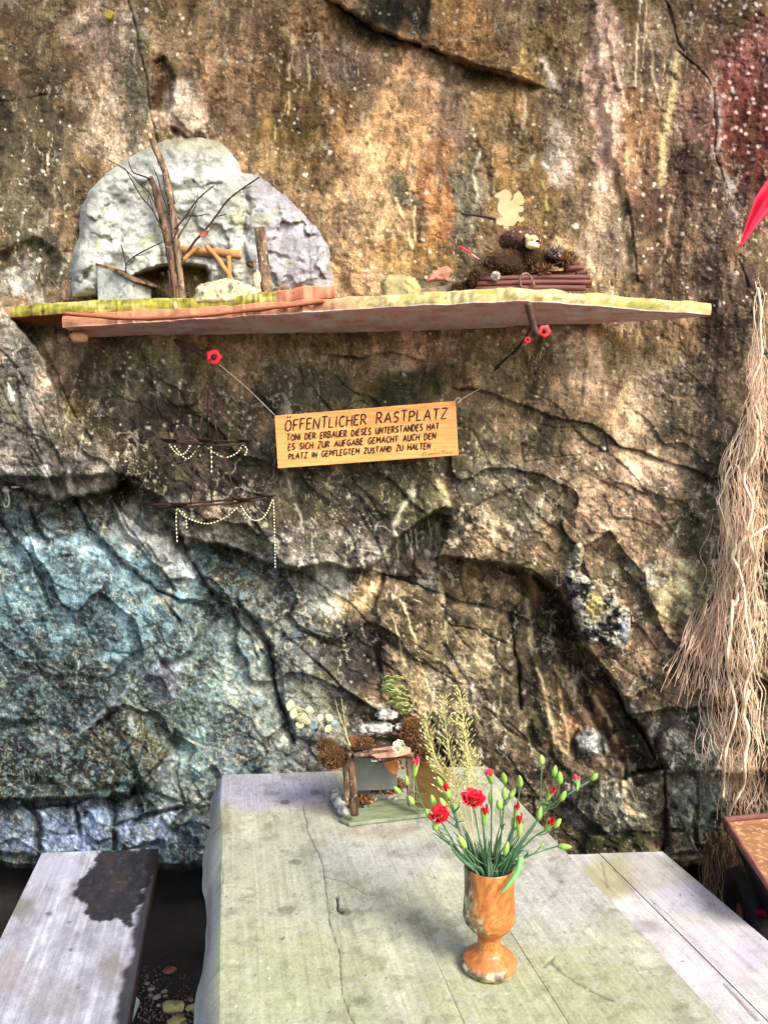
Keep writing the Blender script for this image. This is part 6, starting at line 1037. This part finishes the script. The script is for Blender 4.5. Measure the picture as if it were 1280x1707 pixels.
for k in range(22):
    t = k / 21; ctr = nv(654 + RL.uniform(-11, 11) + 12 * t, 1126 + 56 * t + RL.uniform(-4, 4), .06 - RL.uniform(0, .05)); mb = MB(); n = 14; r = .018 * RL.uniform(.6, 1.35); ring = []; o_ = len(mb.v); mb.v.append(tuple(ctr))
    for ringi, rr in enumerate((.5, 1.0)):
        for j in range(n):
            a = 2 * math.pi * j / n; mb.v.append(tuple(ctr + Vector((r * rr * math.cos(a) * (1 + .18 * math.sin(3 * a + k)), -r * .55 * rr * (math.sin(a) * .8 + .3), r * rr * (.45 * math.sin(a) + .22 * ringi * math.sin(RL.choice([4, 5, 7]) * a + k * 2) + RL.uniform(-.08, .08))))))
    for j in range(n): mb.f += [(0, 1 + j, 1 + (j + 1) % n), (1 + j, 1 + n + j, 1 + n + (j + 1) % n, 1 + (j + 1) % n)]
    thin(mb.build('lobe', MATS['lichen_green'], fun), .0012)
mb = MB(); mb.blob(nv(660, 1165, .085), (.016, .012, .05), 3, .25, 9); mb.build('bark_core', MATS['bark_brown'], fun)
for px, py, r, s_, lab in ((644, 1190, (.026, .02, .013), 3, 'grey lichened stone just under the lichen stack'), (632, 1212, (.036, .025, .014), 5, 'widest grey lichened stone on the shelter roof'), (606, 1215, (.018, .015, .012), 8, 'small grey lichened stone behind the dried leaf sprig'), (668, 1212, (.016, .012, .009), 6, 'greenish lichened pebble between grey stone and moss mound')): mb = MB(); mb.blob(nv(px, py, .03), r, 3, .28, s_, 3.0); tag(mb.build('lichened_stone', MATS['lichen_grey']), lab, 'stone')
mb = MB()
for k in range(7): 
    a = k * .9; leaf_mesh(mb, nv(664, 1240, -.05) + Vector((.007 * math.cos(a), -.003 * k, .007 * math.sin(a))), (math.cos(a), -.3, math.sin(a)), (-math.sin(a), -.3, math.cos(a)), .020, .008, .3, 4)
wl = thin(mb.build('pale_lichen', mat('pale_lichen', c(216, 210, 176), c(160, 156, 116), 60, .9)), .001); wl['kind'] = 'stuff'; wl['label'] = 'crinkled pale lichen tuft on the front of the shelter roof'
spg = thing('dried_sprig', nv(581, 1250, -.02), 'dried sprig with round pale papery seed leaves leaning from the shelter', 'dried sprig'); mat('paper_leaf', c(190, 186, 148), c(160, 158, 118), 40, .6); mat('paper_leaf_b', c(172, 184, 174), c(150, 162, 152), 40, .6)
W = stick('stem', [(583, 1250), (570, 1233), (545, 1218), (530, 1200), (510, 1185), (484, 1172)], NY - .01, [.0012, .0007], 'pale_flat', parent=spg, n=5)
for pts in ([(583, 1248), (575, 1235), (562, 1222)], [(584, 1250), (576, 1220), (565, 1190), (559, 1168)], [(585, 1248), (578, 1225), (574, 1195), (569, 1165)], [(585, 1246), (582, 1236), (576, 1226)]): stick('stem', pts, NY - .012, [.0011, .0006], 'pale_flat', parent=spg, n=5)
for px, py, r, mm in ((484, 1176, .013, 0), (496, 1184, .017, 0), (505, 1196, .017, 0), (517, 1184, .012, 0), (523, 1207, .016, 1), (534, 1196, .010, 0), (549, 1196, .011, 0), (547, 1214, .011, 0), (560, 1206, .012, 1), (500, 1208, .011, 0), (512, 1202, .010, 0), (490, 1190, .012, 0)):
    mb = MB(); a = RL.uniform(0, 6.28); leaf_mesh(mb, nv(px, py, -.015 + RL.uniform(-.01, .01)), (math.cos(a), RL.uniform(-.5, .2), math.sin(a)), (-math.sin(a), RL.uniform(-.4, .4), math.cos(a)), r * 1.9, r * .82, .15, 6); thin(mb.build('seed_leaf', MATS['paper_leaf_b' if mm else 'paper_leaf'], spg), .0004)
mb = MB(); leaf_mesh(mb, nv(652, 1273, .05), (.5, -.2, -.8), (.8, .1, .5), .055, .017, .25); tag(thin(mb.build('hanging_leaf', mat('orange_leaf', c(186, 120, 60), c(140, 80, 36), 40, .7)), .0006), 'orange dry leaf hanging inside the twig shelter', 'leaf')
for px, py, r, m_, lab in ((648, 1331, .009, 'pebble', 'white rounded pebble inside the shelter'), (658, 1334, .010, 'pebble', 'white pebble in the middle of the row inside the shelter'), (667, 1332, .010, 'pebble', 'white pebble next to the board wall inside the shelter'), (617, 1340, .009, 'yellow_stone', 'cream pebble lying at the foot of the twig post'), (623, 1334, .010, 'yellow_stone', 'yellow pebble just behind the cream pebble in the shelter')): p = tz(px, py + 3); mb = MB(); mb.blob(p + Vector((0, 0, r * .7)), (r, r * .9, r * .75), 2, .18, px); tag(mb.build('pebble', MATS[m_]), lab, 'pebble')
roll = thing('lichen_curl', tz(568, 1352), 'curled strip of grey lichened bark on the table beside the twig post', 'bark'); mb = MB(); mb.tube(bez([tz(556, 1326) + Vector((0, 0, .012)), tz(564, 1344) + Vector((0, 0, .014)), tz(574, 1364) + Vector((0, 0, .010))], 6), [.008, .011, .013, .014, .013, .015, .014, .013, .013, .012, .012, .011, .009], 10, jit=.3); mb.build('strip', MATS['lichen_grey'], roll)
lit = tuft('leaf_litter', 'rust_moss', [(tz(640, 1322) + Vector((0, .02, .012)), (.055, .03, .012), .6), (tz(600, 1342) + Vector((0, 0, .008)), (.03, .03, .008), .4)], 420, .016, .003, 41, None, 'stuff'); lit['label'] = 'crumbled rusty leaf litter on the floor of the twig shelter'

# ------------------------------------------------------------------ hanging roots down the right of the rock
RT = random.Random(77); mat('root_pale', c(238, 220, 188), c(200, 174, 140), 30, .8, (1, 1, .2), bump=.3); mat('root_pink', c(204, 166, 140), c(156, 116, 94), 30, .8, (1, 1, .2), bump=.3); mat('root_brown', c(150, 116, 84), c(100, 74, 52), 30, .85, (1, 1, .2), bump=.3)
mat('root_mid', c(222, 190, 162), c(184, 148, 120), 30, .8)
roots = thing('hanging_roots', V(1240, 1350, 2.3), 'curtain of pale fibrous tree roots hanging down the rock beside the wheelbarrow', 'roots')
def root_path(x0, y0, x1, y1, wig, n=9, off=.03):
    pts = []; ph = RT.uniform(0, 6); ph2 = RT.uniform(0, 6)
    for i in range(n):
        t = i / (n - 1); x = x0 + (x1 - x0) * t + wig * (math.sin(t * 7 + ph) * .6 + math.sin(t * 15 + ph2) * .35) * min(1, 4 * t + .2); y = y0 + (y1 - y0) * t
        d_ = float(wall_depth(min(x, 1300), min(y, 1430))) - off - RT.uniform(0, .02); pts.append(V(x, y, d_))
    return bez(pts, 4)
def spine(y): return np.interp(y, [380, 480, 560, 700, 800, 880, 960, 1050, 1150, 1250, 1350], [1268, 1262, 1264, 1258, 1236, 1240, 1232, 1225, 1228, 1238, 1232])
def halfw(y): return np.interp(y, [380, 480, 560, 700, 800, 900, 960, 1050, 1150, 1250, 1350], [6, 7, 9, 22, 30, 28, 40, 52, 50, 40, 30])
clus = [(RT.uniform(-1, 1), RT.uniform(0, 50), RT.uniform(.08, .2)) for _ in range(13)]
def flow(y, ph): return 9 * math.sin(y / 61 + ph) + 5 * math.sin(y / 23 + ph * 2.3)
for k in range(120):
    cf, ph, spd = RT.choice(clus); y0 = RT.choice([500, 620, 700, 720, 760, 820, 880, 940, 980, 1040, 1080]) + RT.uniform(-40, 40); y1 = min(y0 + RT.uniform(140, 420), 1372 + RT.uniform(-30, 10)); o1 = RT.gauss(0, spd); ph1 = RT.uniform(0, 6); off = RT.uniform(.008, .045); pts = []
    n_ = max(8, int((y1 - y0) / 16))
    for i in range(n_):
        y = y0 + (y1 - y0) * i / (n_ - 1); x = spine(y) + (cf + o1) * halfw(y) + flow(y, ph) * min(1, halfw(y) / 32) + 2.2 * math.sin(y / 11 + ph1) + 1.5 * math.sin(y / 6.5 + ph1 * 2); pts.append(V(x, y, float(wall_depth(min(max(x, 0), 1300), min(y, 1430))) - off - .006 * math.sin(y / 17 + ph1)))
    P_ = bez(pts, 2); r = RT.choice([.0008, .0010, .0013, .0019]) * RT.uniform(.8, 1.2); mb = MB(); mb.tube(P_, [r * (1 - .5 * i / len(P_)) for i in range(len(P_))], 5, jit=.1); mb.build('root', MATS[RT.choice(['root_pale', 'root_pale', 'root_pale', 'root_pink'])], roots)
for x0, y0, x1, y1, r in ((1262, 480, 1264, 720, .004), (1262, 700, 1240, 900, .0045), (1240, 880, 1218, 1010, .006), (1235, 900, 1250, 1180, .004), (1222, 1000, 1208, 1330, .005), (1250, 1150, 1225, 1370, .006), (1285, 860, 1225, 960, .004)):
    P_ = root_path(x0, y0, x1, y1, 13, 12, off=.05); mb = MB(); mb.tube(P_, [r * (1 - .35 * i / len(P_)) for i in range(len(P_))], 8, jit=.15); mb.build('root', MATS['root_pale'], roots)
mb = MB()
for k in range(360):
    y0 = RT.uniform(560, 1330); y1 = y0 + RT.uniform(40, 150); f0 = RT.gauss(0, .6); x0 = spine(y0) + f0 * halfw(y0); x1 = x0 + RT.uniform(-22, 22); P_ = root_path(x0, y0, x1, min(y1, 1380), RT.uniform(4, 14), 5, RT.uniform(.005, .07)); mb.tube(P_, .0008 * RT.uniform(.7, 1.3), 4, cap=False)
for k in range(100):                              # pink beard of fine roots
    x0 = RT.uniform(1150, 1215); y0 = 975 + (1215 - x0) * .9 + RT.uniform(-10, 40); P_ = root_path(x0, y0, x0 - RT.uniform(5, 50), y0 + RT.uniform(60, 140), 5, 5, RT.uniform(.01, .06)); mb.tube(P_, .0010, 4, cap=False)
mb.build('fine_roots', MATS['root_mid'], roots, kind='stuff')
mb = MB()
for k in range(260): y0 = RT.uniform(1385, 1470); x0 = RT.uniform(1175, 1240); P_ = root_path(x0, y0, x0 + RT.uniform(-14, 14), y0 + RT.uniform(40, 110), 5, 5, RT.uniform(.02, .08)); mb.tube(P_, .0016, 4, cap=False)
mb.build('lower_roots', MATS['root_brown'], roots, kind='stuff')
# ------------------------------------------------------------------ rusty wheelbarrow at the right
wb = thing('wheelbarrow', (1.2, 2.05, 0), 'rusty wheelbarrow with black underside and red strut beside the two-plank bench', 'wheelbarrow')
mat('rust', c(150, 106, 74), c(112, 72, 48), 14, .85, c3=c(166, 132, 92), s3=60, t3=.55, bump=.3); mat('rust_rim', c(150, 98, 88), c(104, 64, 58), 20, .7); mat('navy_black', c(34, 32, 40), c(22, 20, 24), 12, .5); mat('strut_red', c(150, 24, 44), c(110, 16, 30), 12, .45, bump=.1)
ZR = .62; A_ = Vector(PZ(1206, 1366, ZR)); B_ = Vector(PZ(1282, 1482, ZR)); C_ = B_ + Vector((.62, .14, .0)); D_ = A_ + Vector((.66, .12, .0)); ctr = (A_ + B_ + C_ + D_) / 4
bot = [p.lerp(ctr, .34) + Vector((0, 0, -.24)) for p in (A_, B_, C_, D_)]; inn = [p.lerp(ctr, .36) + Vector((0, 0, -.235)) for p in (A_, B_, C_, D_)]; topi = [p.lerp(ctr, .015) for p in (A_, B_, C_, D_)]
mb = MB(); o_ = len(mb.v); mb.v += [tuple(p) for p in topi + [p + Vector((0, 0, .012)) for p in inn]]
fill = []
mb.f += [(0, 1, 5, 4), (1, 2, 6, 5), (2, 3, 7, 6), (3, 0, 4, 7), (4, 5, 6, 7)]; tray = mb.build('tray', MATS['rust'], wb, smooth=False); thin(tray, .003)
mb = MB(); mb.v += [tuple(p) for p in [A_ + Vector((0, 0, -.004)), B_ + Vector((0, 0, -.004)), C_, D_] + bot]; mb.f += [(0, 1, 5, 4), (1, 2, 6, 5), (2, 3, 7, 6), (3, 0, 4, 7), (4, 5, 6, 7)]; mb.build('underside', MATS['navy_black'], wb, smooth=False)
mb = MB(); mb.tube([A_, A_.lerp(B_, .5), B_, B_.lerp(C_, .5), C_, D_, A_], .009, 8); mb.build('rim', MATS['rust_rim'], wb)
mb = MB(); e_ = [p.lerp(ctr, .03) + Vector((0, 0, -.022)) for p in (A_, B_, C_, D_)]; mb.prism(e_, (0, 0, .006)); mb.build('load_board', MATS['rust'], wb, smooth=False)
wc = Vector(PY(1243, 1530, 2.16)); M_ = Matrix.Translation(wc) @ Matrix.Rotation(math.radians(80), 4, 'Z') @ Matrix.Rotation(math.radians(90), 4, 'X'); mb = MB(); mb.lathe([(.04, -.02), (.10, -.03), (.135, -.028), (.145, 0), (.135, .028), (.10, .03), (.04, .02), (.04, -.02)], 28, M_); whl = mb.build('wheel', MATS['navy_black'], wb); mb = MB(); mb.lathe([(.0005, -.018), (.042, -.018), (.042, .018), (.0005, .018)], 16, M_); mb.build('hub', MATS['rust_rim'], whl)
for a, b in (((1258, 1522), (1330, 1532)), ((1258, 1588), (1340, 1600))): mb = MB(); mb.tube([V(*a, 2.05), V(*b, 2.0)], .013, 8); mb.build('strut', MATS['strut_red'] if a[1] < 1550 else MATS['navy_black'], wb)
# ------------------------------------------------------------------ corner of a red flag hanging into view
mat('red_cloth', c(226, 24, 60), c(204, 14, 44), 20, .7, bump=.1); fl = []
n1, n2 = 22, 14; tipp = Vector(PY(1232, 412, 1.9)); hi = Vector(PY(1300, 250, 1.9)); lo = Vector(PY(1420, 300, 1.9)); P = np.zeros((n1, n2, 3))
for i in range(n1):
    t = i / (n1 - 1); e1 = V(*[float(v) for v in (np.interp(t, [0, .25, .5, 1], [1231, 1244, 1262, 1330]), np.interp(t, [0, .25, .5, 1], [413, 372, 325, 230]))], 1.9); e2 = V(*[float(v) for v in (np.interp(t, [0, .25, .5, 1], [1234, 1256, 1285, 1420]), np.interp(t, [0, .25, .5, 1], [412, 382, 348, 300]))], 1.9)
    for j in range(n2): u_ = j / (n2 - 1); P[i, j] = e1.lerp(e2, u_) + Vector((0, .02 * math.sin(u_ * 6 + t * 3) * t + .012 * math.sin(u_ * 11) * t, 0))
tag(thin(link('flag', grid_mesh('flag', P), MATS['red_cloth']), .0008), 'corner of a bright red cloth flag hanging in front of the rock', 'flag')
